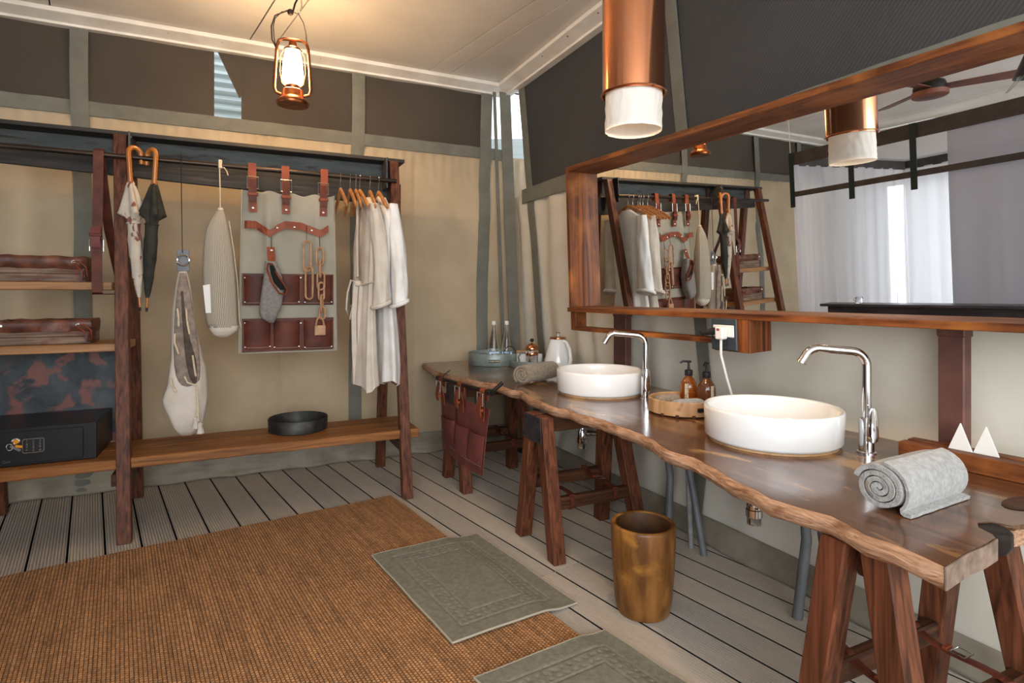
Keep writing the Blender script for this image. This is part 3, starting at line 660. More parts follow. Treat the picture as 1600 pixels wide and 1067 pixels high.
# --- black cord with ring and laundry bag
YH = 3.66
lc = thing('cord_with_ring', 'thin black cord with a steel ring and grey tab hanging from the rail', 'cord', P(286,410,y=YH))
MB().tube([P(283,240,y=3.66), P(283.5,300,y=YH), P(285,395,y=YH)], [.0028, .0026, .002], 6).build('cord', M_iron, lc, smooth=True)
rp = P(286,406,y=YH-.01); MB().tube([rp+Vector((.029*math.cos(a), 0, .029*math.sin(a))) for a in np.linspace(0, 2*PI, 25)[:-1]], .0055, 8, closed=True).build('ring', M_chrome, lc, smooth=True)
MB().box(tuple(P(286,407,y=YH+.012)), (.062, .004, .12)).build('tab', M_pipe, lc, bevel=.002)
lbg = thing('laundry_bag', 'cream cotton bag lined with taupe fleece hanging from the steel ring', 'bag', P(290,675,y=YH))
loft_px([(424,280,292,.010), (440,276,297,.02), (480,270,303,.035), (510,267,306,.045), (560,266,316,.06), (575,263,321,.065), (600,260,323,.07), (622,252,323,.07), (632,255,322,.07), (650,264,319,.065), (668,272,314,.05), (679,282,303,.025)], YH, fold=.05, kf=5, tw=.012, n=36).build('bag_body', M_cotton, lbg, smooth=True, ang=80)
lin_ = loft_px([(426,281,291,.009), (450,277,296,.014), (490,273,303,.02), (540,271,310,.022), (570,272,313,.024), (590,275,313,.022), (602,281,311,.015), (608,290,305,.008)], YH-.056, n=26, e=1).build('fleece_lining', M_fleece, lbg, smooth=True, ang=80)
loft_px([(455,283,286,.004), (490,284,289,.007), (530,287,297,.008), (565,290,307,.008), (590,296,308,.006), (599,302,306,.003)], YH-.078, n=16, e=1).build('bag_opening', M_slitm, lbg, smooth=True, label='dark slit of the open bag')
for pts in ([(277,482),(279,496),(279,510)], [(291,482),(292,500),(296,522)], [(273,521),(273,536),(279,553)], [(301,555),(303,570),(306,588)], [(288,588),(293,598),(306,602)], [(267,592),(269,603),(275,613)]):
    MB().tube([P(x, y, y=YH-.088) for x, y in pts], .005, 7).build('cord_loop', M_cord, lbg, smooth=True)
for x0, x1, yy in ((308,306,660), (310,313,668)):
    tz = MB().tube([P(307,603,y=YH-.08), P((307+x0)/2+1,630,y=YH-.085), P(x0,yy-10,y=YH-.085)], .004, 7).build('drawstring', M_cord, lbg, smooth=True)
    MB().lathe([(.004,0),(.012,-.008),(.008,-.02),(.014,-.045),(.016,-.06)], P(x1,yy-8,y=YH-.085), 12, mod=lambda a, j: 1+.15*math.cos(5*a)).build('tassel', M_cotton, tz, smooth=True)

# --- striped ticking bag with a cord and a tag
tb = thing('striped_bag', 'tall striped ticking bag hanging by a white cord from the rail, with a white tag', 'bag', P(348,525,y=YH))
m = MB(); rows = [(325,343,347,.01), (332,337,351,.02), (345,328,355,.032), (360,321,358,.042), (390,317,364,.055), (430,316,369,.065), (470,318,371,.068), (500,321,372,.065), (511,325,373,.06)]
m = loft_px(rows, YH, n=48, e=.9, fold=.015, kf=9)
m.uv = [((i % 48)/48, 0) for i in range(len(m.v))]; m.build('bag_body', M_tick, tb, smooth=True, ang=80)
loft_px([(509,325,374,.058), (517,329,371,.05), (523,334,363,.035), (527,342,356,.012)], YH, n=30).build('bag_base', M_cotton, tb, smooth=True, ang=80)
MB().tube([P(343,262,y=3.668), P(344,300,y=YH), P(344,326,y=YH)], .0035, 6).build('cord', M_cord, tb, smooth=True)
MB().lathe([(.008,-.008),(.016,0),(.015,.008),(.007,.014)], P(344.5,328,y=YH), 12).build('cord_knot', M_cotton, tb, smooth=True)
k0 = P(344,262,y=3.662); MB().tube([k0, k0+Vector((.02,-.004,.002)), k0+Vector((.034,-.004,-.018)), k0+Vector((.04,-.004,-.04))], .0032, 6).build('cord_end', M_cord, tb, smooth=True)
MB().box((k0.x, 3.68, k0.z+.022), (.020, .034, .05)).build('rail_loop', M_cord, tb, bevel=.004)
MB().tube([P(358,345,y=YH-.03), P(365,390,y=YH-.045), P(371,440,y=YH-.045), P(374,500,y=YH-.04), P(377,512,y=YH-.02)], .0025, 6).build('edge_cord', M_cord, tb, smooth=True)
a, b = P(317,446,y=YH-.062), P(330,489,y=YH-.062); MB().prism([(a.x,a.y,a.z), (b.x-.006,a.y,a.z+.008), (b.x,a.y,b.z), (a.x+.014,a.y,b.z)], (0,.001,0)).build('paper_tag', M_nap, tb)

# --- canvas organiser
YO = 3.685
org = thing('hanging_organiser', 'stone canvas organiser with brown leather pockets buckled to the rail', 'organiser', P(450,552,y=YO))
def OP(u, v, dy=0):
    """u right 0..1, v down 0..1 over the panel"""
    a = P(378,296,y=YO); b = P(522,306,y=YO); c = P(526,547,y=YO); d = P(373,552,y=YO)
    p = a.lerp(b, u).lerp(d.lerp(c, u), v); p.y = YO+dy; return p
def orgy(u, v):
    s = .020*math.sin(u*11+1.0)*math.exp(-v*2.0)
    s += -.030*math.exp(-((u-(.27-.0*v))/.045)**2)*max(0, 1-abs(v-.28)/.3) - .024*math.exp(-((u-.8)/.05)**2)*max(0, 1-abs(v-.3)/.3)
    return s + .008*noise.noise(Vector((u*4, v*4, 0)))
def orgf(u, v):
    sag = .014*(math.sin(u*2*PI*2-.4)**2)*max(0, 1-v*8)
    p = OP(u, v, orgy(u, v)); p.z -= sag; return p
MB().grid(orgf, 60, 60, .004, (0,1,0)).build('canvas_panel', M_orgc, org, smooth=True, ang=80)
MB().tube([OP(u, v, -.004) for u, v in [(0,k/10) for k in range(11)]+[(k/8,1) for k in range(1,9)]+[(1,1-k/10) for k in range(1,11)]], .0035, 6).build('hem', M_hem, org, smooth=True)
for px, pt, pe in ((394,257,331), (446,262,334), (507,267,338)):
    top_ = P(px, pt, y=YO-.03); w = .043
    zt = 2.003; pa = [(top_.x, 3.70, zt-.06), (top_.x, 3.698, zt), (top_.x, 3.68, zt+.003), (top_.x, 3.663, zt), (top_.x, 3.66, zt-.05)]
    e = P(px+(1 if px < 500 else -2), pe, y=YO-.02); pa += [(lerp(top_.x, e.x, k), 3.662, lerp(zt-.05, e.z, k)) for k in (.3, .6, 1)]
    s = ribbon(pa, w, .004).build('leather_strap', M_lea_tan, org, smooth=True)
    zb = P(px, pt+28, y=3.65).z; MB().tube([(e.x+dx, 3.653, zb+dz) for dx, dz in ((-.030,-.034),(.030,-.034),(.030,.034),(-.030,.034))], .0032, 8, closed=True).build('buckle', M_steel, s, smooth=True)
    ribbon([(e.x, 3.657, zb+.02), (e.x, 3.648, zb-.03), (e.x, 3.645, zb-.085), (e.x, 3.650, zb-.11)], .040, .0045).build('strap_tail', M_lea, s, smooth=True)
    MB().box((e.x, 3.650, zb-.068), (.054, .020, .018)).build('keeper_loop', M_lea_tan, s, bevel=.003)
    stud((e.x, 3.657, e.z+.022), (0,-1,0), .008, M_steel, s, 'rivet')
# wavy leather band
bp = []
for k in range(41):
    u = .05+.88*k/40; px = lerp(382, 512, (u-.05)/.88)
    py = interp(px, [382,400,412,422,432,445,470,490,500,512], [351,352,360,366,358,352,354,362,366,358])
    p = P(px, py, y=YO-.022); p.y = YO-.036 - (.016*abs(math.sin((px-382)/10*PI*.85)) if px < 412 else .006+.010*math.sin((px-412)/20)**2); bp.append(p)
bd = MB(); bd.loft([[p+Vector((0,-.002,-.022)), p+Vector((0,.002,-.022)), p+Vector((0,.002,.022)), p+Vector((0,-.002,.022))] for p in bp])
bdo = bd.build('tool_loop_band', M_lea_tan, org, smooth=True, ang=80)
for px, py in ((433,356), (460,355), (487,360)): q = P(px, py, y=YO-.055); stud(q, (0,-1,0), .007, M_steel, bdo, 'rivet')
# two rows of three pockets
def pocket(x0, x1, y0, y1, mt):
    a, b = P(x0, y0, y=YO-.004), P(x1, y1, y=YO-.004); W_, H_ = b.x-a.x, a.z-b.z
    def fn(u, v):
        bul = .030*math.sin(PI*u)**.6*(1-.35*v) ; dip = .012*math.sin(PI*u)*(1-v)
        return (a.x+W_*u, YO-.006-bul, a.z-H_*v-dip)
    o = MB().grid(fn, 14, 8, .003, (0,1,0)).build('pocket', mt, org, smooth=True, ang=70)
    MB().tube([(a.x+W_*u, YO-.010-.030*math.sin(PI*u)**.6*.66, b.z+.008) for u in np.linspace(.04,.96,9)], .0008, 4).build('stitching', M_stitch, o)
    for ux, uz in ((.06, .93), (.94, .93)): stud((a.x+W_*ux, YO-.022, a.z-H_*uz), (0,-1,0), .006, M_steel, o, 'rivet')
    return o
for y0, y1 in ((429,475), (500,544)):
    pb = MB(); a, b = P(378,y0-2,y=YO-.006), P(521,y1+1,y=YO-.006); pb.box(((a.x+b.x)/2, YO-.008, (a.z+b.z)/2), (b.x-a.x, .004, a.z-b.z)); pbo = pb.build('pocket_backing', M_lea, org)
    for sx in (383, 470, 511):
        q = P(sx, y0+5, y=YO-.014); stud(q, (0,-1,0), .007, M_steel, pbo, 'rivet')
    for x0, x1 in ((380,424), (426,469), (473,520)): pocket(x0, x1, y0, y1, M_lea)

# --- things hanging on the organiser band
def hookwire(p, q, parent): MB().tube([p, q], .0018, 6).build('wire_hook', M_iron, parent, smooth=True)
hp = thing('felt_pouch', 'grey felt pouch with leather rim hanging before the organiser pockets', 'pouch', P(425,500,y=3.60))
loft_px([(408,414,432,.024), (430,412,440,.04), (450,409,444,.045), (480,405,440,.045), (493,405,433,.04), (501,412,430,.034), (504,420,428,.02)], 3.61, n=28, e=.55).build('pouch_body', M_tapestry, hp, smooth=True, ang=70)
MB().tube([P(x, y, y=d) for x, y, d in ((425,412,3.58), (431,425,3.565), (443,443,3.562), (449,452,3.565), (446,460,3.57), (436,458,3.562), (424,440,3.56), (417,420,3.565), (419,412,3.58))], .009, 8, closed=True, flat=(1,.6)).build('leather_rim', M_lea_tan, hp, smooth=True)
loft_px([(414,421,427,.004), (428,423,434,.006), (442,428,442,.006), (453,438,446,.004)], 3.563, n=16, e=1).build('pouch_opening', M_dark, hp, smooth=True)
ribbon([P(423,386,y=3.628), P(424,400,y=3.615), P(425,416,y=3.585)], .042, .004).build('hanging_tab', M_lea_tan, hp, smooth=True)
stud(P(424,391,y=3.619), (0,-1,0), .008, M_steel, hp, 'eyelet'); hookwire(P(424,365,y=3.645), P(424,391,y=3.618), hp)
def link(c, hw, hh, r, rot, m, parent):
    c = Vector(c); pts = []
    for k in range(20):
        a = 2*PI*k/20; x = hw*math.cos(a); z = hh*math.sin(a)
        z = (hh-hw)*(1 if math.sin(a) > 0 else -1)*(1 if abs(math.sin(a)) > .05 else 0) + hw*math.sin(a)
        pts.append(c + Vector((x*math.cos(rot), x*math.sin(rot), z)))
    return MB().tube(pts, r, 8, closed=True).build('link', m, parent, smooth=True)
ch = thing('wooden_chain', 'pair of long pale wooden chain links hanging from the organiser band', 'chain', P(482,465,y=3.62))
hookwire(P(479,353,y=3.64), P(479,378,y=3.625), ch)
link(P(480,400,y=3.62), .022, .090, .0065, .15, M_chainw, ch); link(P(483,442,y=3.612), .022, .096, .0065, -.5, M_chainw, ch)
cp = thing('wooden_padlock_chain', 'pale wooden chain ending in a wooden padlock before the right pocket', 'chain', P(500,525,y=3.60))
hookwire(P(499,365,y=3.64), P(500,390,y=3.625), cp)
for i, (py, r) in enumerate(((401,.2), (420,1.3), (439,-.4), (455,.35), (474,1.2), (489,.3))): link(P(500+i*.7, py, y=3.612), .021 if i % 2 == 0 else .018, .052 if i != 5 else .036, .0062, r, M_chainw, cp)
q = P(500,516,y=3.60); MB().box(tuple(q), (.064, .022, .060)).build('padlock_body', M_chainw, cp, bevel=.004)
MB().tube([q+Vector((.022*math.cos(a), 0, .028+(.05*math.sin(a)))) for a in np.linspace(0, PI, 14)], .0055, 8).build('shackle', M_chainw, cp, smooth=True)

# --- hangers (built in local coordinates: hook at origin, arms along y)
def hanger(label, x, group='wooden hangers on the rail'):
    h = thing('coat_hanger', label, 'hanger', (x, 3.68, railz(x)), group, local=True)
    m = MB()
    for s in (-1, 1):
        pts = [Vector((0, s*k*.235, -.085-.125*k**1.15)) for k in np.linspace(0, 1, 9)]
        m.tube(pts, [.017]*7+[.015, .011], 10, flat=(.55, 1))
    m.build('shoulder', M_hang, h, smooth=True)
    hk = [Vector((0, .0+.016*math.cos(a), .004+.016*math.sin(a))) for a in np.linspace(-.6, PI+.4, 12)]
    MB().tube(hk[::-1][:0] + [Vector((0,0,-.078)), Vector((0,0,-.035)), Vector((0,-.014,-.014))] + hk[::-1], .0018, 6).build('wire_hook', M_chrome, h, smooth=True)
    return h
def railz(x): return 1.985-.012*(x+1.2)/2.1 + .0
hx = [(532,.571), (547,.629), (556,.664), (562,.688), (577,.752), (590,.806)]
h0 = hanger('empty wooden coat hanger, leftmost on the rail', hx[0][1])
for (px, x), lb_ in zip(hx[1:], ('second empty wooden coat hanger from the left', 'third empty wooden coat hanger from the left', 'fourth empty wooden hanger, next to the bathrobes',
                                 'wooden hanger carrying the left bathrobe', 'wooden hanger carrying the right bathrobe')):
    dup(h0, (x, 3.68, railz(x)), (random.random()-.5)*.14, lb_)
# --- robes
def robe(label, X, m, m2, zt=1.85, zh=.675, w=.205, seed=0, belt=True, th=.058):
    r = thing('bathrobe', label, 'bathrobe', (X, 3.68, zh), 'bathrobes on wooden hangers'); rings = []
    n = 56; zs = np.linspace(zt, zh, 36)
    for z in zs:
        t = (zt-z)/(zt-zh)
        hw = interp(t, [0, .03, .08, .2, .45, .55, .8, 1], [.05, .10, w, w*.98, w*.80, w*.82, w*1.0, w*1.12]); dp = interp(t, [0, .05, .2, .5, 1], [.02, .035, th, th*.8, th*1.15])
        amp = interp(t, [0, .15, .45, .6, 1], [0, .14, .14, .30, .42]); ring = []
        for k in range(n):
            a = 2*PI*k/n; f = 1+amp*math.sin(7*a+seed+t*1.2)+amp*.5*math.sin(13*a+seed*2-t)
            ring.append((X+dp*f*math.cos(a)+.012*math.sin(t*4+seed), 3.68-.01*t+hw*(1+amp*.12*math.sin(5*a+seed))*math.sin(a), z-(.02*math.sin(3*a+seed) if t > .97 else 0)))
        rings.append(ring)
    MB().loft(rings).build('robe_body', m, r, smooth=True, ang=80)
    for s in (-1, 1):   # sleeves
        rings = []
        for t in np.linspace(0, 1, 20):
            c = Vector((X+.012+.035*math.sin(t*2)*(1 if s < 0 else -.4), 3.68+s*(w*.86+.035*math.sin(t*PI*.6)), lerp(zt-.06, zt-.68, t)))
            rx_ = interp(t, [0,.3,1], [.028,.045,.045]); ry = interp(t, [0,.3,.8,1], [.042,.050,.062,.068]); rg = []
            for k in range(24):
                a = 2*PI*k/24; f = 1+.09*math.sin(4*a+t*7+seed)+.05*math.sin(7*a-t*9); rg.append(c+Vector((rx_*f*math.cos(a), ry*f*math.sin(a), .02*math.cos(a) if t > .9 else 0)))
            rings.append(rg)
        sl = MB().loft(rings).build('sleeve', m2 if s > 0 else m, r, smooth=True, ang=80)  # far sleeve takes the cloth with warm lamplight in its colour
        MB().tube([c+Vector((rx_*1.12*math.cos(a), ry*1.1*math.sin(a), .012+.02*math.cos(a))) for a in np.linspace(0, 2*PI, 21)[:-1]], .013, 8, closed=True).build('turned_cuff', m, sl, smooth=True)
    if belt:
        zb = lerp(zt, zh, .46)
        MB().tube([(X+th*1.0*math.cos(a), 3.68+w*.86*math.sin(a), zb+.008*math.sin(3*a)) for a in np.linspace(0, 2*PI, 30)[:-1]], .014, 8, closed=True, flat=(1,.5)).build('belt', m, r, smooth=True)
        bx = X-th-.012; by = 3.68-w*.3
        MB().tube([(bx, by, zb), (bx-.05, by-.01, zb+.02), (bx-.07, by, zb-.06), (bx-.075, by+.01, zb-.16), (bx-.055, by, zb-.22), (bx-.035, by, zb-.12), (bx-.01, by, zb)], .010, 8, flat=(1,.6)).build('belt_loop', m, r, smooth=True)
        for dx in (-.02, .015): ribbon([(bx+dx, by-.01, zb), (bx+dx-.015, by-.02, zb-.2), (bx+dx-.01, by-.01, zb-.4), (bx+dx, by, zb-.62)], .03, .006, (1,.3,0)).build('belt_tail', m, r, smooth=True)
        MB().lathe([(.006,-.02),(.022,-.012),(.026,0),(.02,.014),(.005,.02)], (bx-.01, by-.01, zb), 12).build('belt_knot', m, r, smooth=True)
    # lapel collar
    MB().tube([(X-.03, 3.68-.13, zt-.05), (X-.045, 3.68-.05, zt-.015), (X-.03, 3.68, zt+.005), (X-.045, 3.68+.05, zt-.015), (X-.05, 3.68+.04, zt-.25), (X-.055, 3.68-.0, zt-.5)], .018, 8, flat=(.5,1)).build('collar', m2, r, smooth=True)
    return r
robe('pale linen bathrobe with knotted belt, left one of the two on the rail', .73, M_linen2, M_linen2, seed=1.3, th=.046)
robe('white linen bathrobe at the right end of the rail beside the post', .84, M_linen, M_linen2, seed=4.1, belt=False, zt=1.855, zh=.70, th=.048)

# --- bench tray
MB_c = P(465,672,z=.405); tc_ = (.335, 3.80, .406)
tg = MB().lathe([(.0005,0),(.165,0),(.172,.004),(.175,.075),(.172,.078),(.169,.075),(.164,.010),(.0005,.008)], tc_, 48, cap0=False, cap1=False).build('round_tray', M_dktray, smooth=True, ang=50)
tag(tg, 'round dark metal tray standing on the low wooden bench', 'tray')

# --- safe
sf = thing('safe', 'black electronic safe on the bench board at the left', 'safe', (-.90, 3.75, .406))
MB().box((-.905, 3.775, .500), (.50, .40, .186)).build('body', M_safe, sf, bevel=.003)
dr = MB().box((-.925, 3.571, .497), (.43, .010, .155)).build('door', M_safe, sf, bevel=.002)
a = P(53,696,y=3.565); kp = MB().box((a.x, 3.562, a.z+.002), (.083, .008, .066)).build('keypad', M_plb, dr, bevel=.006, seg=3)
MB().tube([(a.x+dx*.042, 3.557, a.z+.002+dz*.034) for dx, dz in ((-1,-.8),(-.85,-1),(.85,-1),(1,-.8),(1,.8),(.85,1),(-.85,1),(-1,.8))], .0018, 6, closed=True).build('keypad_rim', M_steel, dr)
def text(s, loc, size, m, parent, rot, name, ex=.0006):
    cu = bpy.data.curves.new(name, 'FONT'); cu.body = s; cu.size = size; cu.extrude = ex; cu.align_x = 'CENTER'; cu.align_y = 'CENTER'
    to = bpy.data.objects.new('tmp', cu); COL.objects.link(to); dg = bpy.context.evaluated_depsgraph_get()
    me = bpy.data.meshes.new_from_object(to.evaluated_get(dg)); bpy.data.objects.remove(to)
    o = bpy.data.objects.new(name, me); COL.objects.link(o); me.materials.clear(); me.materials.append(m)
    o.parent = parent; o.location = Vector(loc)-Vector(parent.get('_org', (0,0,0))); o.rotation_euler = rot; return o
digits = '123456789*0#'
for k in range(12):
    c, r_ = k % 3, k//3; text(digits[k], (a.x-.026+.026*c, 3.5572, a.z+.025-.0155*r_), .0165, M_steel, sf, (R_(90),0,0), 'key_digit')
kc = P(25,692,y=3.55); kyo = thing('key_bunch', 'bunch of keys with yellow tags in the safe door lock', 'keys', (kc.x, 3.556, kc.z))
MB().lathe([(.017,0),(.017,.006),(.011,.010),(.0005,.010)], P(25,690,y=3.566), 20, (Vector((1,0,0)), Vector((0,0,1)), Vector((0,-1,0)))).build('lock_cylinder', M_chrome, kyo, smooth=True)
MB().lathe([(.011,0),(.011,.003),(.0005,.003)], P(25,690,y=3.556), 16, (Vector((1,0,0)), Vector((0,0,1)), Vector((0,-1,0)))).build('key_head', M_gold, kyo, smooth=True)
MB().beam(P(16,697,y=3.55), P(32,704,y=3.55), .003, .012, (0,0,1)).build('key_blade', M_steel, kyo)
MB().beam(P(24,697,y=3.548), P(35,698,y=3.548), .003, .012, (0,0,1)).build('yellow_tag', M_gold, kyo)
MB().tube([P(15+5*math.cos(t), 699+5*math.sin(t), y=3.55) for t in np.linspace(0, 2*PI, 13)[:-1]], .0022, 6, closed=True).build('key_ring', M_chrome, kyo)
lg = P(9.5,722,y=3.564); MB().tube([(lg.x-.008+.006*math.cos(t), 3.564, lg.z+.006*math.sin(t)) for t in np.linspace(0, 2*PI, 13)[:-1]], .0012, 5, closed=True).build('badge_emblem', M_steel, dr)
text('yale', (lg.x+.008, 3.5645, lg.z), .011, M_steel, sf, (R_(90),0,0), 'badge_lettering')

# --- two crate boxes with leather covers
def crate(label, x0, x1, y0, y1, z0, h):
    c = thing('storage_crate', label, 'crate', ((x0+x1)/2, (y0+y1)/2, z0), 'crates on the rack shelves')
    W_, D_ = x1-x0, y1-y0; xc, yc = (x0+x1)/2, (y0+y1)/2
    hb = h*.62
    for yy, nm in ((y0+.006, 'side_board'), (y1-.006, 'side_board')):
        for k in range(2): MB().box((xc, yy, z0+hb*(k+.5)/2), (W_, .012, hb/2-.002)).build(nm, M_crate['x'], c, bevel=.002)
    for xx in (x0+.006, x1-.006): MB().box((xx, yc, z0+hb/2), (.012, D_-.024, hb)).build('end_board', M_crate['y'], c, bevel=.002)
    MB().box((xc, yc, z0+.006), (W_-.02, D_-.02, .008)).build('base_board', M_crate['x'], c)
    def cov(a, hh):   # leather collar folded outward over the rim
        n = 64; pr = []
        for k in range(n):
            t = k/n*4; s, f = int(t), t-int(t)
            p = [(lerp(x0,x1,f), y0), (x1, lerp(y0,y1,f)), (lerp(x1,x0,f), y1), (x0, lerp(y1,y0,f))][s]
            nx, ny = [(0,-1),(1,0),(0,1),(-1,0)][s]; pr.append((p[0]+nx*(a+.004*noise.noise(Vector((k*.7, hh*30, z0)))), p[1]+ny*(a+.004*noise.noise(Vector((k*.5, 5, z0)))), z0+hh+.006*noise.noise(Vector((k*.4, hh, z0*3)))))
        return pr
    MB().loft([cov(.001, hb*.82), cov(.006, hb*.84), cov(.008, h*.85), cov(.004, h*.98), cov(-.006, h), cov(-.016, h*.97), cov(-.016, hb*.5)], cap=False).build('leather_cover', M_lea_old, c, smooth=True, ang=70)
    MB().box((x1-.012, y0-.003, z0+hb*.42), (.016, .006, hb*.8)).build('corner_iron', M_plate, c, bevel=.001)
    MB().box((x0+.012, y0-.003, z0+hb*.42), (.016, .006, hb*.8)).build('corner_iron', M_plate, c, bevel=.001)
    for xx in (x0+.03, x1-.05): stud((xx, y0-.008, z0+h*.78), (0,-1,0), .010, M_steel, c, 'eyelet')
    MB().tube([(x1-.05, y0-.012, z0+h*.78), (x1-.02, y0-.02, z0+h*.8), (x1+.01, y0-.02, z0+h*.55), (x1+.012, y0-.012, z0+h*.2), (x1-.01, y0-.02, z0+h*.06), (x1-.005, y0-.02, z0+h*.4), (x1-.045, y0-.022, z0+h*.7)], .004, 6).build('leather_thong', M_lea_tan, c, smooth=True)
    return c
crate('worn leather-topped wooden crate on the upper shelf of the rack', -1.16, -.735, 3.73, 3.95, 1.31, .135)
crate('worn leather-topped wooden crate on the lower shelf of the rack', -1.10, -.705, 3.68, 3.92, .987, .125)

# ================================================================== mirror
DW = .113
mir = thing('wall_mirror', 'long wall mirror in a deep reddish-brown timber frame above the washstand', 'mirror', MF(.8, 0, .0))
s0, hT = PMF(883, 262, DW); _, hB = PMF(883, 480, DW); sG, _ = PMF(906, 400, 0)
S1 = 2.75; s0b = s0; gl = MB()
def mbox(s0_, s1_, w0, w1, h0, h1, name, m, par=None, bevel=.002):
    o = MB().hexa([MF(s0_, w0, h0), MF(s1_, w0, h0), MF(s1_, w1, h0), MF(s0_, w1, h0), MF(s0_, w0, h1), MF(s1_, w0, h1), MF(s1_, w1, h1), MF(s0_, w1, h1)])
    return o.build(name, m, par or mir, bevel=bevel)
mbox(s0+.02, S1, -.012, 0, hB, hT-.02, 'mirror_glass', M_mirror, bevel=0)
# boards of the frame have grain along the wall; use y grain
mbox(s0, S1+.03, -.03, DW, hT-.028, hT, 'frame_top', M_frame['y'])
mbox(s0, s0+.028, -.03, DW, hB, hT-.028, 'frame_side', M_frame['z'])
mbox(S1, S1+.03, -.03, DW, hB, hT-.028, 'frame_side', M_frame['z'])
mbox(s0-.004, S1+.03, -.03, DW+.012, hB-.026, hB, 'frame_bottom', M_frame['y'])
# lower rail with the socket box
_, hR0 = PMF(885, 515, DW); sS, hS = PMF(1115, 497, DW); sS2, hS2 = PMF(1157, 546, DW)
mbox(s0, s0+.05, .02, DW-.01, hR0, hB-.026, 'rail_upright', M_frame['z'])
mbox(s0, sS2+.05, .02, DW-.01, hR0-.001, hR0+.020, 'lower_rail', M_frame['y'])
mbox(sS+.01, sS2+.055, -.02, DW+.01, hS2-.012, hB-.026, 'socket_box', M_frame['z'])
pt_ = mbox(sS-.002, sS2-.004, DW+.010, DW+.018, hS2-.008, hS+.002, 'socket_plate', M_slate, bevel=.004)
ss = (sS+sS2)/2; hh_ = (hS+hS2)/2+.012
mbox(ss-.055, ss+.055, DW+.018, DW+.024, hh_-.026, hh_+.026, 'socket_face', M_plw, bevel=.003)
pg = thing('white_plug', 'white plug with cable in the wall socket under the mirror', 'plug', MF(ss+.01, DW+.05, hh_))
def mb2(s0_, s1_, w0, w1, h0, h1, name, m, par, bevel=.003):
    return MB().hexa([MF(s0_, w0, h0), MF(s1_, w0, h0), MF(s1_, w1, h0), MF(s0_, w1, h0), MF(s0_, w0, h1), MF(s1_, w0, h1), MF(s1_, w1, h1), MF(s0_, w1, h1)]).build(name, m, par, bevel=bevel, seg=2)
mb2(ss-.015, ss+.025, DW+.025, DW+.06, hh_-.034, hh_+.022, 'plug_body', M_plw, pg, .006)
mb2(ss-.004, ss+.010, DW+.060, DW+.061, hh_+.004, hh_+.014, 'warning_label', mat('red_label','a04040',None,.5), pg, 0)
MB().tube([MF(ss+.006, DW+.045, hh_-.03), MF(ss+.004, DW+.045, hh_-.10), MF(ss+.010, DW+.02, hh_-.20), MF(ss+.008, DW-.02, hh_-.30), MF(ss+.0, DW-.03, hh_-.36)], .0055, 8).build('cable', M_plw, pg, smooth=True)
pb = thing('black_plug', 'black angled plug in the left side of the wall socket', 'plug', MF(ss-.05, DW+.05, hh_))
MB().tube([MF(ss-.035, DW+.025, hh_), MF(ss-.04, DW+.045, hh_-.002), MF(ss-.065, DW+.06, hh_-.010), MF(ss-.082, DW+.06, hh_-.012)], [.017, .016, .009, .006], 10).build('plug_body', M_plb, pb, smooth=True)
MB().tube([MF(ss-.08, DW+.06, hh_-.012), MF(ss-.105, DW+.05, hh_-.005), MF(ss-.108, DW+.03, hh_-.022), MF(ss-.075, DW+.02, hh_-.03), MF(ss-.04, DW+.02, hh_-.03)], .0035, 8).build('cable', M_plb, pb, smooth=True)
# rusty posts that carry the mirror
for px0, px1, lbl in ((958,979,'rusty steel post carrying the mirror behind the far basin'), (1464,1509,'rusty steel post carrying the mirror beside the napkin holder')):
    x = 2.135; a = P(px0, 560, x=x); b = P(px1, 560, x=x); yc = (a.y+b.y)/2; w = abs(a.y-b.y)
    po = thing('steel_post', lbl, 'post', (x+.03, yc, ZS))
    MB().box((x+.02, yc, (ZS+1.165)/2), (.045, w*.92, 1.165-ZS)).build('post', M_rust, po, bevel=.004)
    MB().box((x+.02, yc, 1.14), (.052, w, .07)).build('sleeve', M_rust, po, bevel=.004)

# ================================================================== basins, taps, traps
def basin(label, cx, cy, r, h):
    b = thing('basin', label, 'basin', (cx, cy, ZS), 'round white vessel basins')
    MB().lathe([(.0005,.006),(r-.03,.006),(r-.010,.010),(r-.004,.02),(r,h-.012),(r-.002,h-.002),(r-.006,h),(r-.012,h-.002),(r-.016,h-.014),(r-.022,.05),(r-.05,.028),(r*.5,.020),(.03,.016),(.0005,.015)], (cx, cy, ZS+.001), 80, cap0=False, cap1=False).build('bowl', M_cer, b, smooth=True, ang=60)
    MB().lathe([(r-.028,.0),(r-.018,.0),(r-.018,.008),(r-.028,.008)], (cx, cy, ZS+.0005), 60, cap0=False, cap1=False).build('seal_ring', M_tray_w['x'], b, smooth=True)
    MB().lathe([(.028,0),(.028,.004),(.018,.006),(.0005,.006)], (cx, cy, ZS+.0165), 20).build('drain', M_chrome, b, smooth=True)
basin('round white ceramic basin further from the camera', 1.795, 2.655, .238, .130)
basin('round white ceramic basin nearer the camera', 1.790, 1.520, .240, .128)
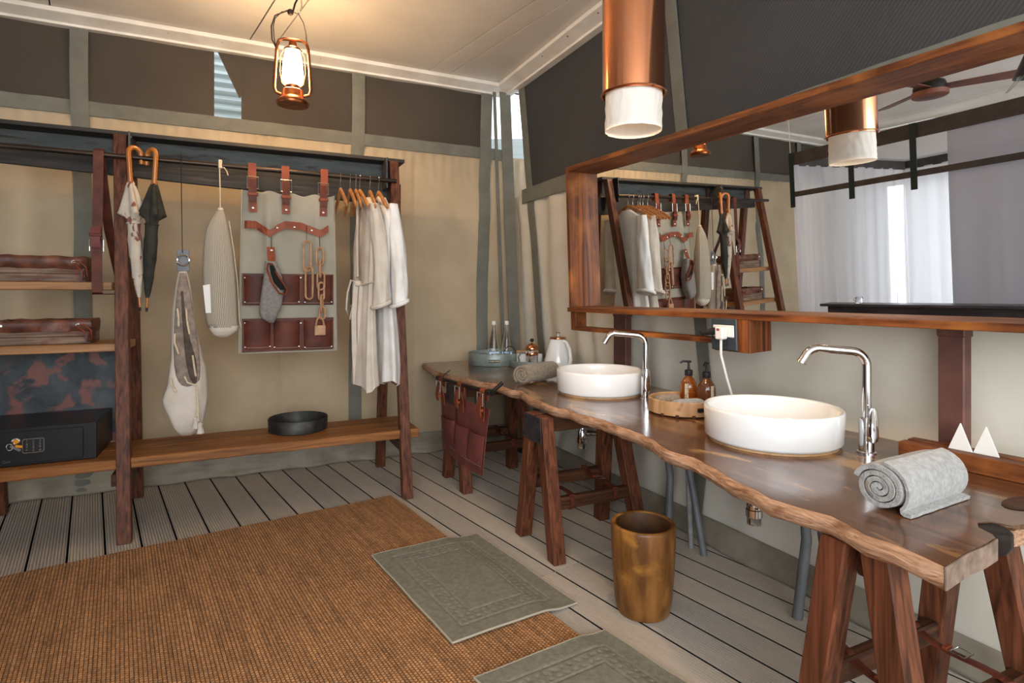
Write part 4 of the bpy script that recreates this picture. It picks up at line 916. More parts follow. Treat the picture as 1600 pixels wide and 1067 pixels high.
def tap(label, x, y, h, ang=R_(180), rr=.0145, lev=1):
    t = thing('basin_tap', label, 'tap', (x, y, ZS), 'tall chrome mixer taps'); d = Vector((math.cos(ang), math.sin(ang), 0)); b = Vector((x, y, ZS))
    MB().lathe([(.030,0),(.030,.004),(.024,.006),(.0235,.115),(.021,.120),(.014,.122)], b, 28).build('tap_body', M_chrome, t, smooth=True, ang=35)
    pts = [b+Vector((0,0,.11))]
    zt = h; pts += [b+Vector((0,0,zt-.055))]
    for a in np.linspace(0, PI/2, 8)[1:]: pts.append(b+d*(.05*(1-math.cos(a)))+Vector((0,0,zt-.055+.05*math.sin(a))))
    L = .155; pts.append(b+d*(L)+Vector((0,0,zt+.003)))
    for a in np.linspace(0, PI*.36, 6)[1:]: pts.append(b+d*(L+.045*math.sin(a))+Vector((0,0,zt+.003-.045*(1-math.cos(a)))))
    e = pts[-1]; dd = (pts[-1]-pts[-2]).normalized(); pts.append(e+dd*.028)
    MB().tube(pts, rr, 14).build('spout', M_chrome, t, smooth=True)
    MB().tube([pts[-1]-dd*.004, pts[-1]+dd*.002], rr+.001, 14).build('aerator', M_steel, t, smooth=True)
    s = Vector((-d.y, d.x, 0))*lev
    MB().tube([b+s*.020+Vector((0,0,.075)), b+s*.038+Vector((0,0,.075))], .018, 16).build('lever_hub', M_chrome, t, smooth=True)
    q = b+s*.043; lv = MB()
    lv.loft([[q + d*(wd*math.cos(a)) + s*(.007*math.sin(a)) + Vector((0,0,z)) for a in np.linspace(0, 2*PI, 17)[:-1]] for z, wd in ((.045,.008),(.050,.016),(.065,.020),(.12,.018),(.150,.016),(.160,.010))])
    lv.build('lever', M_chrome, t, smooth=True)
    return t
tap('tall chrome mixer tap beside the further basin', 1.90, 2.392, .335, R_(150))
tap('tall chrome mixer tap beside the nearer basin', 1.945, 1.262, .352, R_(146))
def trap(label, x, y, zb, pipe_to):
    t = thing('bottle_trap', label, 'trap', (x, y, zb), 'bottle traps under the basins')
    MB().lathe([(.012,0),(.026,.004),(.028,.03),(.031,.034),(.031,.06),(.028,.064),(.028,.10),(.020,.115),(.020,.125)], (x, y, zb), 24).build('trap_body', M_chrome, t, smooth=True, ang=35)
    MB().tube([(x, y, zb+.12), (x, y, ZS-TH-.002)], .016, 14).build('tailpiece', M_chrome, t, smooth=True)
    MB().tube([(x+.02, y, zb+.085), (x+.06, y-.01, zb+.085)], [.019, .016], 14).build('outlet_nut', M_chrome, t, smooth=True)
    MB().tube([(x+.05, y-.01, zb+.085), (x+.14, y-.04, zb+.08)], .0145, 14).build('outlet_pipe', M_chrome, t, smooth=True)
    MB().tube([(x+.13, y-.037, zb+.08)]+[Vector(p) for p in pipe_to], .019, 14).build('waste_pipe', M_pipe, t, smooth=True)
trap('chrome bottle trap under the further basin, left of the bin', 1.80, 2.84, .35, [(2.03, 2.62, .42), (2.06, 2.42, .41), (2.035, 2.36, .30), (2.02, 2.36, .0)])
trap('chrome bottle trap under the nearer basin', 1.79, 1.60, .36, [(2.00, 1.55, .44), (1.98, 1.52, .3), (1.94, 1.53, .0)])
for p, q, r, m, lb_ in (((2.02,2.22,.46), (2.007,2.176,0), .013, M_gpipe, 'pale speckled water pipe under the washstand between the bin and wall'), ((1.99,2.20,.50), (2.003,2.086,0), .016, M_pipe, 'grey slanting pipe under the washstand nearest the wooden bin'),
                        ((2.05,1.55,.6), (2.014,1.425,0), .018, M_pipe, 'grey waste pipe beside the nearest trestle')):
    o = MB().tube([Vector(p)+Vector((.03,.03,.15)), p, q], r, 12).build('floor_pipe', m, smooth=True); tag(o, lb_, 'pipe')

# ================================================================== leather panel on a rod under the slab
lp = thing('leather_pocket_panel', 'oxblood leather panel with three pockets buckled to a black rod under the slab', 'organiser', (1.25, 3.4, .2))
ra, rb = P(686,591,x=1.235), P(766,613,x=1.245); 
def RP(u, dz=0, dx=0): p = ra.lerp(rb, u); return Vector((p.x+dx, p.y, p.z+dz))
rod = MB().tube([RP(-.02), RP(1.0), RP(1.03), RP(1.05,.02,.01), RP(1.06,.055,.05)], .011, 12).build('rod', M_iron, lp, smooth=True)
MB().tube([RP(-.03), RP(.01)], .018, 12).build('rod_cap', M_iron, rod, smooth=True); MB().tube([RP(.97), RP(1.02)], .018, 12).build('rod_cap', M_iron, rod, smooth=True)
MB().tube([RP(.06), RP(.06,.03,.02), RP(.06,.055,.06)], .004, 8).build('rod_hanger', M_iron, rod, smooth=True)
tl, tr_, br_, bl = P(688,612,x=1.245), P(764,640,x=1.255), P(757,744,x=1.235), P(689,700,x=1.245)
def LPt(u, v, dx=0):
    p = tl.lerp(tr_, u).lerp(bl.lerp(br_, u), v); p.x += dx + .012*math.sin(u*3+v*2); p.z -= .014*math.sin(PI*u)*(v) ; return p
MB().grid(lambda u, v: LPt(u, v), 24, 24, .004, (1,0,0)).build('panel', M_lea_ox, lp, smooth=True, ang=70)
for k in range(3):
    def fn(u, v, k=k): return LPt((k+.03+.94*u)/3, .40+.44*v, -.008-.020*math.sin(PI*u)**.6*(1-.5*v))
    po = MB().grid(fn, 10, 8, .003, (1,0,0)).build('pocket', M_lea_ox, lp, smooth=True, ang=70)
    for u in (.08, .92): q = LPt((k+u)/3, .80, -.020); stud(q, (-1,0,0), .007, M_steel, po, 'rivet')
MB().tube([LPt(u, .865, -.004) for u in np.linspace(.03,.97,14)], .0012, 5).build('stitching', M_stitch, lp)
for u in (.07, .48, .90):
    t0 = RP(u); q = LPt(u+.01, .04, -.010)
    s = ribbon([(t0.x+.012, t0.y, t0.z-.05), (t0.x+.013, t0.y, t0.z), (t0.x, t0.y, t0.z+.014), (t0.x-.013, t0.y, t0.z), (t0.x-.014, t0.y, t0.z-.04), q, LPt(u+.012, .20, -.008)], .060, .005, (0,1,0)).build('leather_strap', M_lea_tan, lp, smooth=True)
    z = t0.z-.045; MB().tube([(t0.x-.024, t0.y+dy, z+dz) for dy, dz in ((-.040,-.034),(.040,-.034),(.040,.034),(-.040,.034))], .0042, 8, closed=True).build('buckle', M_steel, s, smooth=True)
    ribbon([(t0.x-.022, t0.y, z+.01), (t0.x-.034, t0.y, z-.05), (t0.x-.028, t0.y, z-.095)], .052, .005, (0,1,0)).build('strap_tail', M_lea_tan, s, smooth=True)
    MB().box((t0.x-.026, t0.y, z-.06), (.020, .07, .016)).build('keeper_loop', M_lea_tan, s, bevel=.003)

# ================================================================== things on the slab
# galvanised tray with bottles and glasses
gt = thing('round_galvanised_tray', 'round galvanised metal tray at the far end of the washstand', 'tray', (1.78, 4.07, ZS))
GC = Vector((1.79, 4.09, ZS+.001)); gr = .20
MB().lathe([(.0005,.0),(gr-.004,0),(gr,.004),(gr,.086),(gr-.003,.090),(gr-.006,.086),(gr-.008,.008),(.0005,.007)], GC, 56, cap0=False, cap1=False).build('tray_body', M_galv, gt, smooth=True, ang=45)
dirc = (Vector((0,0,0))-GC); dirc.z = 0; dirc.normalize(); sd = Vector((-dirc.y, dirc.x, 0))
q = GC+dirc*(gr+.003)+Vector((0,0,.04)); MB().tube([q+sd*x+Vector((0,0,z)) for x, z in ((-.04,-.008),(.04,-.008),(.04,.008),(-.04,.008))], .0025, 6, closed=True).build('label_holder', M_iron, gt)
MB().beam(q+sd*-.037, q+sd*.037, .012, .001, dirc).build('label_card', M_kr, gt)
def bottle(label, p):
    b = thing('water_bottle', label, 'bottle', p, 'glass water bottles', local=True)
    MB().lathe([(.0005,0),(.040,0),(.044,.006),(.044,.10),(.038,.15),(.025,.21),(.016,.255),(.0135,.275),(.0135,.30)], (0,0,0), 28, cap0=False, cap1=False).build('glass_body', M_glass, b, smooth=True, ang=60)
    MB().lathe([(.0005,.003),(.040,.003),(.0415,.008),(.0415,.085),(.0005,.085)], (0,0,0), 28, cap0=False, cap1=False).build('water', M_water, b, smooth=True)
    MB().lathe([(.0155,.288),(.0165,.290),(.0165,.314),(.015,.317),(.0005,.317)], (0,0,0), 20).build('bottle_cap', M_plw, b, smooth=True, ang=40)
    return b
b1 = bottle('clear glass water bottle with white cap, left one in the galvanised tray', (1.815, 4.155, ZS+.009))
dup(b1, (1.915, 4.13, ZS+.009), .4, 'clear glass water bottle with white cap, right one in the galvanised tray')
def tumbler(label, p):
    g = thing('glass_tumbler', label, 'glass', p, 'upturned cut-glass tumblers', local=True)
    MB().lathe([(.036,0),(.033,.03),(.029,.072),(.026,.076),(.0005,.076),(.0005,.068),(.024,.068),(.030,.03),(.033,.001)], (0,0,0), 24, cap0=False, cap1=False, mod=lambda a, j: 1+(.03*math.cos(12*a) if j in (1,) else 0)).build('glass_body', M_glass, g, smooth=True, ang=40)
    return g
g1 = tumbler('upturned clear tumbler at the left in the galvanised tray', (1.70, 4.09, ZS+.009))
dup(g1, (1.765, 4.02, ZS+.009), .3, 'upturned clear tumbler in the middle of the galvanised tray')
dup(g1, (1.845, 3.985, ZS+.009), .8, 'upturned clear tumbler at the right in the galvanised tray, by the wire caddy')
# second tray with coffee things
st2 = thing('small_metal_tray', 'small grey metal tray holding the coffee things beside the galvanised tray', 'tray', (1.98, 3.84, ZS))
SCc = Vector((1.965, 3.83, ZS+.001)); MB().lathe([(.0005,0),(.145,0),(.148,.004),(.148,.045),(.145,.047),(.142,.044),(.140,.008),(.0005,.006)], SCc, 44, cap0=False, cap1=False).build('tray_body', M_galv, st2, smooth=True, ang=45)
can = thing('white_canister', 'white canister with a wooden lid behind the french press', 'canister', (1.965, 3.905, ZS+.008))
MB().lathe([(.060,0),(.062,.004),(.062,.085),(.058,.088)], (1.955, 3.895, ZS+.008), 32).build('canister_body', M_cer, can, smooth=True)
MB().lathe([(.064,.088),(.065,.092),(.065,.102),(.060,.106),(.0005,.106)], (1.955, 3.895, ZS+.008), 32).build('lid', M_tray_w['x'], can, smooth=True)
wc = thing('wire_caddy', 'small black wire-handled basket between the bottles and the canister', 'basket', (1.90, 4.0, ZS+.009))
wcc = Vector((1.895, 4.03, ZS+.010))
MB().lathe([(.045,0),(.05,.05),(.047,.05),(.043,.003)], wcc, 24, cap0=True, cap1=False).build('basket_bowl', M_iron, wc, smooth=True)
MB().tube([wcc+Vector((.05*math.cos(a)*-sd.x, .05*math.cos(a)*-sd.y, .05+.075*math.sin(a))) for a in np.linspace(0, PI, 14)], .003, 8).build('wire_handle', M_iron, wc, smooth=True)
fp_ = thing('french_press', 'copper and glass french press with black knob on the small tray', 'french press', (1.94, 3.75, ZS+.008))
fc = Vector((1.945, 3.755, ZS+.008))
MB().lathe([(0.0005,0.0048),(0.0408,0.0048),(0.0432,0.0096),(0.0432,0.1260)], fc, 28, cap0=False, cap1=False).build('glass_beaker', M_glass, fp_, smooth=True)
MB().lathe([(0.0456,0.0000),(0.0468,0.0036),(0.0456,0.0168),(0.0432,0.0168)], fc, 28).build('base_ring', M_copper, fp_, smooth=True)
MB().lathe([(0.0456,0.0840),(0.0468,0.0864),(0.0468,0.1008),(0.0456,0.1032)], fc, 28, cap0=False, cap1=False).build('band', M_copper, fp_, smooth=True)
MB().lathe([(0.0480,0.1248),(0.0492,0.1296),(0.0456,0.1464),(0.0336,0.1608),(0.0144,0.1680),(0.0048,0.1704),(0.0048,0.1800),(0.0005,0.1800)], fc, 28).build('lid', M_copper, fp_, smooth=True)
MB().lathe([(0.0005,0.1776),(0.0108,0.1824),(0.0156,0.1920),(0.0108,0.2040),(0.0005,0.2076)], fc, 16).build('knob', M_plb, fp_, smooth=True)
for a in range(4): MB().box((fc.x+.0456*math.cos(a*PI/2+.6), fc.y+.0456*math.sin(a*PI/2+.6), fc.z+.054), (.005,.005,.10)).build('frame_strip', M_copper, fp_)
hs = Vector((-.903,.429,0)); MB().tube([fc+hs*.045+Vector((0,0,.10)), fc+hs*.08+Vector((0,0,.104)), fc+hs*.10+Vector((0,0,.07)), fc+hs*.09+Vector((0,0,.025))], .006, 10).build('handle', M_pipe, fp_, smooth=True)
mk = thing('white_mug', 'white cup standing behind the french press', 'cup', (2.0, 3.80, ZS+.008)); MB().lathe([(.024,0),(.034,.004),(.038,.085),(.035,.085),(.032,.008),(.0005,.006)], (2.015, 3.80, ZS+.008), 28, cap1=False).build('cup_body', M_cer, mk, smooth=True)
ke = thing('kettle', 'white conical electric kettle with copper lid on the washstand', 'kettle', (2.12, 3.62, ZS))
kc = Vector((2.075, 3.60, ZS+.001))
MB().lathe([(0.1056,0.0000),(0.1056,0.0136),(0.0984,0.0181)], kc, 40).build('power_base', M_plb, ke, smooth=True)
MB().lathe([(0.0996,0.0181),(0.1020,0.0249),(0.0960,0.0678),(0.0768,0.1469),(0.0576,0.2090),(0.0552,0.2147)], kc, 40).build('kettle_body', M_cer, ke, smooth=True, ang=50)
MB().lathe([(0.0528,0.2147),(0.0576,0.2181),(0.0576,0.2283),(0.0480,0.2328),(0.0005,0.2339)], kc, 32).build('lid', M_copper, ke, smooth=True)
MB().tube([kc+Vector((0,0,.232)), kc+Vector((0,0,.258))], .003, 8).build('lid_stem', M_steel, ke); MB().tube([kc+Vector((-.014,.006,.260)), kc+Vector((.014,-.006,.260))], .004, 8).build('lid_knob', M_steel, ke)
hd = (Vector((0,0,0))-kc); hd.z = 0; hd.normalize(); hd = (hd*.75+Vector((RT[0], RT[1], 0))*.66).normalized()
MB().tube([kc+hd*.060+Vector((0,0,.203)), kc+hd*.090+Vector((0,0,.194)), kc+hd*.120+Vector((0,0,.147)), kc+hd*.132+Vector((0,0,.08)), kc+hd*.120+Vector((0,0,.036)), kc+hd*.096+Vector((0,0,.034))], .013, 12).build('handle', M_cer, ke, smooth=True)

# rolled towels
def towel_roll(label, c, axis, r, L, m, turns=4.2, flare=0, ph=0, squash=.9):
    o = thing('rolled_towel', label, 'towel', c); ax_ = Vector(axis).normalized(); side = Vector((-ax_.y, ax_.x, 0)); N = 150; t = r/turns*.70; pts = []; 
    rr = lambda k: .006 + (r-.006)*(k/N)
    prof = []
    for k in range(N+1): a = ph - 2*PI*turns*(k/N); prof.append((rr(k)*math.cos(a), rr(k)*math.sin(a)))
    if flare:   # loose end of the towel lying on the table
        a = ph-2*PI*turns; 
    inner = []
    for k in range(N+1):
        a = ph - 2*PI*turns*(k/N); q = max(.001, rr(k)-t); inner.append((q*math.cos(a), q*math.sin(a)))
    loop = prof + inner[::-1]; rings = []
    for j, s in enumerate(np.linspace(-.5, .5, 22)):
        e = 1-.045*(abs(s*2)**8); rg = []
        for k, (x, z) in enumerate(loop):
            w = 1+.02*noise.noise(Vector((x*30, z*30, s*6+ph))); zz = (z*squash*w*e); 
            if zz < -r*squash*.9: zz = -r*squash*.9
            rg.append(Vector(c)+ax_*(s*L + .006*noise.noise(Vector((k*.05, 0, 3)))*(1 if j in (0, 21) else 0)) + side*(x*w*e) + Vector((0,0,zz+r*squash*.9)))
        rings.append(rg)
    b = MB(); n = len(loop); b.loft(rings, cap=False)
    for base in (0, (len(rings)-1)*n):
        for k in range(N): b.f.append((base+k, base+k+1, base+2*N-k, base+2*N+1-k) if True else None)
    b.build('towel_cloth', m, o, smooth=True, ang=70)
    return o
towel_roll('rolled brown-grey hand towel lying beside the further basin', (1.66, 3.13, ZS+.001), (.92,.39,0), .072, .30, M_towel2, 3.2, ph=.4)
big = towel_roll('big rolled grey bath towel at the near end of the washstand', (1.60, .925, ZS+.001), (1, .06, 0), .067, .29, M_towel, 3.6, ph=-2.2, squash=.92)
# loose outer lip of the big roll
axv = Vector((1,.06,0)).normalized(); sdv = Vector((axv.y, -axv.x, 0)); bc = Vector((1.60,.925,ZS+.001)); lipr = []
for s in np.linspace(-.49, .49, 18):
    zc = .0555; A_ = [R_(x) for x in range(80, -41, -12)]
    prof = [(.0735*math.cos(a_), zc+.0735*.92*math.sin(a_)) for a_ in A_] + [(.078,.010), (.076,.001), (.060,.001), (.052,.006)] + [(.0655*math.cos(a_), zc+.0655*.92*math.sin(a_)) for a_ in A_[::-1]]
    lipr.append([bc+axv*(s*.29)+sdv*(x+.002*noise.noise(Vector((s*9,x*40,0))))+Vector((0,0,z)) for x, z in prof])
MB().loft(lipr).build('loose_fold', M_towel, big, smooth=True, ang=70)

# round bent-wood tray with towels and amber bottles
wt = thing('round_wooden_tray', 'round pale bent-wood tray between the two basins', 'tray', (1.80, 2.02, ZS))
WC = Vector((1.845, 2.055, ZS+.006)); r = .155
MB().lathe([(.0005,.0),(r-.004,0),(r,.003),(r,.060),(r-.005,.063),(r-.011,.060),(r-.012,.008),(.0005,.007)], WC, 52, cap0=False, cap1=False).build('tray_body', M_tray_w['z'], wt, smooth=True, ang=50)
for a in (-2.9, -2.45, -2.0, 0, 1.6): MB().box((WC.x+(r-.004)*math.cos(a), WC.y+(r-.004)*math.sin(a), ZS+.008), (.012,.016,.014), a).build('peg_foot', M_leg2['z'], wt, bevel=.002)
a = -1.75; MB().box((WC.x+(r+.003)*math.cos(a), WC.y+(r+.003)*math.sin(a), ZS+.038), (.010,.05,.018), a).build('clasp', M_iron, wt, bevel=.003)
def folded(label, p, q, w, h, m, nm='hand_towel'):
    o = thing(nm, label, 'towel', p, 'rolled face cloths in the wooden tray'); p, q = Vector(p), Vector(q); t = (q-p).normalized(); s = Vector((-t.y, t.x, 0)); rings = []
    for u in np.linspace(0, 1, 12):
        e = 1-.35*abs(2*u-1)**6; rings.append([p.lerp(q, u)+s*(w*.5*e*math.cos(a)*(1+.05*noise.noise(Vector((u*9, a, w)))))+Vector((0,0,h*.5+h*.5*e*math.sin(a))) for a in np.linspace(0, 2*PI, 19)[:-1]])
    MB().loft(rings).build('cloth', m, o, smooth=True, ang=80); return o
folded('rolled taupe face cloth at the back of the wooden tray', (1.76, 2.145, ZS+.014), (1.87, 2.11, ZS+.020), .07, .054, M_towel2)
folded('rolled grey-green face cloth at the front of the wooden tray', (1.755, 2.02, ZS+.014), (1.90, 1.985, ZS+.016), .075, .056, M_towel)
def pump(label, p, m):
    b = thing('pump_bottle', label, 'bottle', p, 'amber pump bottles in the wooden tray', local=True)
    MB().lathe([(.0005,0),(.036,0),(.041,.004),(.041,.088),(.037,.108),(.024,.128),(.015,.138),(.014,.146)], (0,0,0), 30, cap0=False).build('glass_body', m, b, smooth=True, ang=60)
    MB().lathe([(.018,.142),(.019,.144),(.019,.166),(.016,.169),(.007,.170),(.007,.180)], (0,0,0), 20).build('collar', M_plb, b, smooth=True, ang=40)
    MB().tube([(0,0,.17), (0,0,.206)], .005, 8).build('stem', M_plb, b, smooth=True)
    MB().lathe([(.012,.204),(.013,.208),(.010,.213),(.0005,.214)], (0,0,0), 14).build('pump_head', M_plb, b, smooth=True)
    MB().tube([(0,0,.209), (-.026,.010,.209), (-.038,.015,.202)], .005, 8).build('nozzle', M_plb, b, smooth=True)
    d = Vector((-.58,-.81,0)); s = Vector((.81,-.58,0)); rr = .0415
    MB().grid(lambda u, v: (d*math.cos((u-.5)*.42-.35)+s*math.sin((u-.5)*.42-.35))*rr+Vector((0,0,lerp(.03,.108,v))), 5, 1).build('paper_label', M_kr, b, smooth=True)
    return b
pp = pump('amber glass pump bottle, left one in the wooden tray', (1.93, 2.11, ZS+.014), M_amber)
dup(pp, (1.955, 2.02, ZS+.014), .9, 'darker amber pump bottle, right one in the wooden tray', {M_amber: M_amber2})

# napkin holder block with two folded napkins
nb = thing('napkin_holder', 'long slotted reddish timber block holding napkins at the slab back edge', 'napkin holder', (2.07, 1.02, ZS))
nd = Vector((.12,-.993,0)); ns = Vector((.993,.12,0)); nc = Vector((2.063, 1.0, ZS+.001))
def nbox(s0, s1, w0, w1, h0, h1, name, m, par): 
    return MB().hexa([nc+nd*s+ns*w+Vector((0,0,h)) for h in (h0, h1) for s, w in ((s0,w0),(s1,w0),(s1,w1),(s0,w1))]).build(name, m, par, bevel=.002)
nbox(-.19, .165, -.055, -.010, 0, .052, 'front_board', M_frame['y'], nb); nbox(-.19, .20, .010, .055, 0, .052, 'back_board', M_frame['y'], nb); nbox(-.19, .16, -.010, .010, 0, .012, 'base_strip', M_leg2['y'], nb)
for lbl, s, w in (('white folded paper napkin peak, left one in the timber holder', -.035, -.006), ('white folded paper napkin peak, right one in the timber holder', .028, .003)):
    c = nc+nd*s+ns*w+Vector((0,0,.014)); o = thing('folded_napkin', lbl, 'napkin', c, 'folded napkins in the holder')
    for k in range(2): MB().prism([c+nd*-.045+ns*(.004*k), c+nd*.045+ns*(.004*k), c+nd*(.002)+ns*(.004*k-.004)+Vector((0,0,.122))], ns*.003).build('napkin_layer', M_nap, o)

# ================================================================== bin
bn = thing('waste_bin', 'round tapered mango-wood waste bin on the deck boards', 'bin', (1.445, 1.83, 0))
bc_ = (1.445, 1.835, .001)
MB().lathe([(.0005,0),(.098,0),(.103,.006),(.112,.06),(.120,.16),(.1245,.26),(.126,.335),(.124,.342),(.119,.346),(.111,.345),(.107,.341)], bc_, 56, cap0=False, cap1=False).build('bin_wall', M_bin, bn, smooth=True, ang=60)
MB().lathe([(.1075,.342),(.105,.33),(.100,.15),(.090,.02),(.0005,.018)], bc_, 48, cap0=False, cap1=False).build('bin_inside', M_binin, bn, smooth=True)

# ================================================================== rug and mats
RA = Vector((.845, 3.505, 0)); rd = Vector((.155,-.988,0)); re = Vector((-.988,-.155,0))
RW, RL = 2.9, 3.4
rug = MB(); 
def rugf(u, v):
    x = -RW*u; y = -RL*v; e = .004*noise.noise(Vector((y*6, 0, 0)))*(1 if u in (0, 1) else 0)
    return (x+e-.055*(y*0), y+(.05*x if v == 0 else .05*x)*.0 + .006*noise.noise(Vector((x*5, 1, 0)))*(1 if v in (0,1) else 0), .0125)
rug.grid(rugf, 60, 60, .012, (0,0,-1))
rugo = rug.build('jute_rug', M_jute); rugo.location = (RA.x, RA.y, .001); rugo.rotation_euler = (0,0, math.atan2(-re.y, -re.x))
tag(rugo, 'large woven golden-brown jute rug on the grey deck', 'rug')
def bathmat(label, px, seed):
    C = [P(x, y, z=.02) for x, y in px]; a, b, c, d = C     # far-left, far-right, near-right, near-left
    ex = (b-a); ey = (d-a); L1 = ex.length; L2 = ey.length
    o_ = thing('bath_mat', label, 'bath mat', ((a+c)/2).to_tuple(), 'terry bath mats'); nu, nv = 110, 150
    def h(u, v):
        p = a.lerp(b, u).lerp(d.lerp(c, u), v); du = min(u, 1-u)*L1; dv = min(v, 1-v)*L2; dd = min(du, dv); z = 0
        for g in (.075, .15): z -= .0040*math.exp(-((dd-g)/.004)**2)
        if .085 < dd < .14:
            su, sv = u*L1, v*L2; q = (su % .032 < .012) and (sv % .032 < .012); z -= .0035 if q else 0
        rp = p-RA; onrug = 1/(1+math.exp(-(rp.dot(re)+.02)*60)); z0 = .006+.0155*onrug
        wr = .006*max(0, noise.noise(Vector((p.x*4, p.y*4, seed)))) + .0008*noise.noise(Vector((u*90, v*90, 2)))
        return Vector((p.x+.004*noise.noise(Vector((u*3, v*3, seed))), p.y, z0+z+wr+.004))
    MB().grid(h, nu, nv, .008, (0,0,-1)).build('mat_pile', M_matg, o_, smooth=True, ang=50)
    hm = MB().tube([h(u, v)-Vector((0,0,.003)) for u, v in [(k/20,0) for k in range(20)]+[(1,k/24) for k in range(24)]+[(1-k/20,1) for k in range(20)]+[(0,1-k/24) for k in range(24)]], .0042, 6, closed=True).build('hem', M_hem, o_, smooth=True)
    return o_
bathmat('grey-green terry bath mat lying across the rug edge, further one', [(581,869),(745,830),(901,937),(707,1006)], 1)
bathmat('grey-green terry bath mat at the bottom of the picture, nearer one', [(741,1062),(946,979),(1178,1130),(935,1260)], 5)

# ================================================================== copper pendant
pd = thing('pendant_lamp', 'tall polished copper tube pendant lamp with a crumpled white shade', 'lamp', (1.31, 1.72, 2.97))
pc = Vector((1.312, 1.722, 0)); zb = 1.845
MB().lathe([(.111,1.975),(.113,1.973),(.113,2.966),(.111,2.966)], pc, 64, cap0=False, cap1=False).build('copper_tube', M_copper, pd, smooth=True)
MB().lathe([(.110,1.976),(.118,1.976),(.120,1.979),(.118,1.982),(.110,1.982)], pc, 64, cap0=False, cap1=False).build('rolled_lip', M_copper, pd, smooth=True)
sh = MB(); sh.lathe([(.1005,zb),(.1025,zb)]+[(.103-.002*k/11, zb+.013*k) for k in range(1, 14)], pc, 96, cap0=False, cap1=False, mod=lambda a, j: 1+.035*noise.noise(Vector((math.cos(a)*5, math.sin(a)*5, j*.45)))+.02*noise.noise(Vector((math.cos(a)*11, math.sin(a)*11, j*.8))))
sh.build('paper_shade', M_shade, pd, smooth=True, ang=80)
MB().lathe([(.0005,0),(.02,.008),(.03,.03),(.02,.055),(.0005,.07)], (pc.x, pc.y, 1.99), 16, cap0=False, cap1=False).build('bulb', M_bulb, pd, smooth=True)
# ================================================================== hurricane lantern
LC = Vector((.268, 3.36, 2.275)); s = .86
ln = thing('hurricane_lantern', 'lit copper hurricane lantern hanging from the ceiling before the rack', 'lantern', LC)
def Lz(z): return z*s
MB().lathe([(.0005,0),(.080,0),(.086,.010),(.084,.022),(.064,.040),(.056,.048),(.055,.080),(.050,.086),(.0005,.088)], LC, 40, cap0=False, cap1=False).build('oil_tank', M_copo, ln, smooth=True, ang=50)
MB().lathe([(.034,.088),(.038,.095),(.038,.108),(.030,.116)], LC, 28).build('burner', M_copo, ln, smooth=True)
MB().lathe([(.040,.112),(.052,.135),(.055,.175),(.050,.23),(.040,.285),(.036,.300)], LC, 36).build('glowing_globe', M_globe, ln, smooth=True, ang=60)
MB().lathe([(.044,.298),(.046,.305),(.038,.315),(.022,.322),(.020,.345),(.018,.345)], LC, 28).build('chimney_cap', M_copo, ln, smooth=True)
ff = MB(); dside = Vector((RT[0], RT[1], 0)); dside = (dside*.95+Vector((FW[0], FW[1], 0))*.3).normalized()
ff.tube([LC+dside*x+Vector((0,0,z)) for x, z in ((-.055,.055),(-.085,.065),(-.094,.09),(-.088,.20),(-.080,.32),(-.070,.350),(-.045,.360),(.045,.360),(.070,.350),(.080,.32),(.088,.20),(.094,.09),(.085,.065),(.055,.055))], .0085, 10)
ff.build('side_tubes', M_copo, ln, smooth=True)
for sg in (-1, 1): MB().tube([LC+dside*(sg*x)+Vector((0,0,z)) for x, z in ((.04,.31),(.062,.27),(.066,.18),(.055,.12),(.04,.105))], .0025, 6).build('globe_guard', M_copo, ln, smooth=True)
MB().tube([LC+dside*(-.05*k)+Vector((FW[0]*-.052, FW[1]*-.052, .14+.03*(1-abs(k)))) for k in np.linspace(-1, 1, 7)], .0015, 5).build('guard_wire', M_iron, ln, smooth=True)
hd_ = MB().tube([LC+dside*x+Vector((0,0,z)) for x, z in ((-.086,.30),(-.094,.36),(-.098,.42),(-.090,.465),(-.055,.505),(-.01,.515),(.03,.505),(.055,.46),(.068,.40),(.074,.33))], .0028, 8).build('bail_handle', M_iron, ln, smooth=True)
MB().lathe([(.010,0),(.016,.008),(.016,.022),(.008,.03)], LC+dside*-.012+Vector((0,0,.495)), 12).build('handle_grip', M_iron, ln, smooth=True)
MB().tube([LC+dside*.0+Vector((0,0,.51)), LC+dside*.012+Vector((0,0,.56)), LC+dside*.03+Vector((0,0,.60)), LC+dside*.03+Vector((0,0,2.968-LC.z))], .005, 8).build('suspension_cord', M_iron, ln, smooth=True)
MB().tube([LC+dside*-.086+Vector((0,0,.31)), LC+dside*-.105+Vector((0,0,.35)), LC+dside*-.108+Vector((0,0,.42)), LC+dside*-.09+Vector((0,0,.48)), LC+dside*-.02+Vector((0,0,.52))], .004, 8).build('electric_flex', M_iron, ln, smooth=True)
hk = MB().tube([LC+dside*.045+Vector((0,0,2.969-LC.z)), LC+dside*.045+Vector((0,0,.545)), LC+dside*.036+Vector((0,0,.515)), LC+dside*.022+Vector((0,0,.525))], .0045, 8).build('ceiling_hook', M_steel, smooth=True); tag(hk, 'plain steel hook in the ceiling holding the lantern', 'hook')
light('lantern_glow', 'POINT', (LC.x, LC.y-.0, LC.z+.43), 5, (1, .62, .32), shadow_soft_size=.04)
light('pendant_glow', 'POINT', (pc.x, pc.y, 1.95), .10, (1, .66, .38), shadow_soft_size=.03)
light('pendant_added_spot', 'SPOT', (pc.x, pc.y, 1.895), 27, (1, .66, .38), shadow_soft_size=.03, spot_size=R_(118), spot_blend=.35)  # spot added in the pendant to warm the basins without overlighting the shade

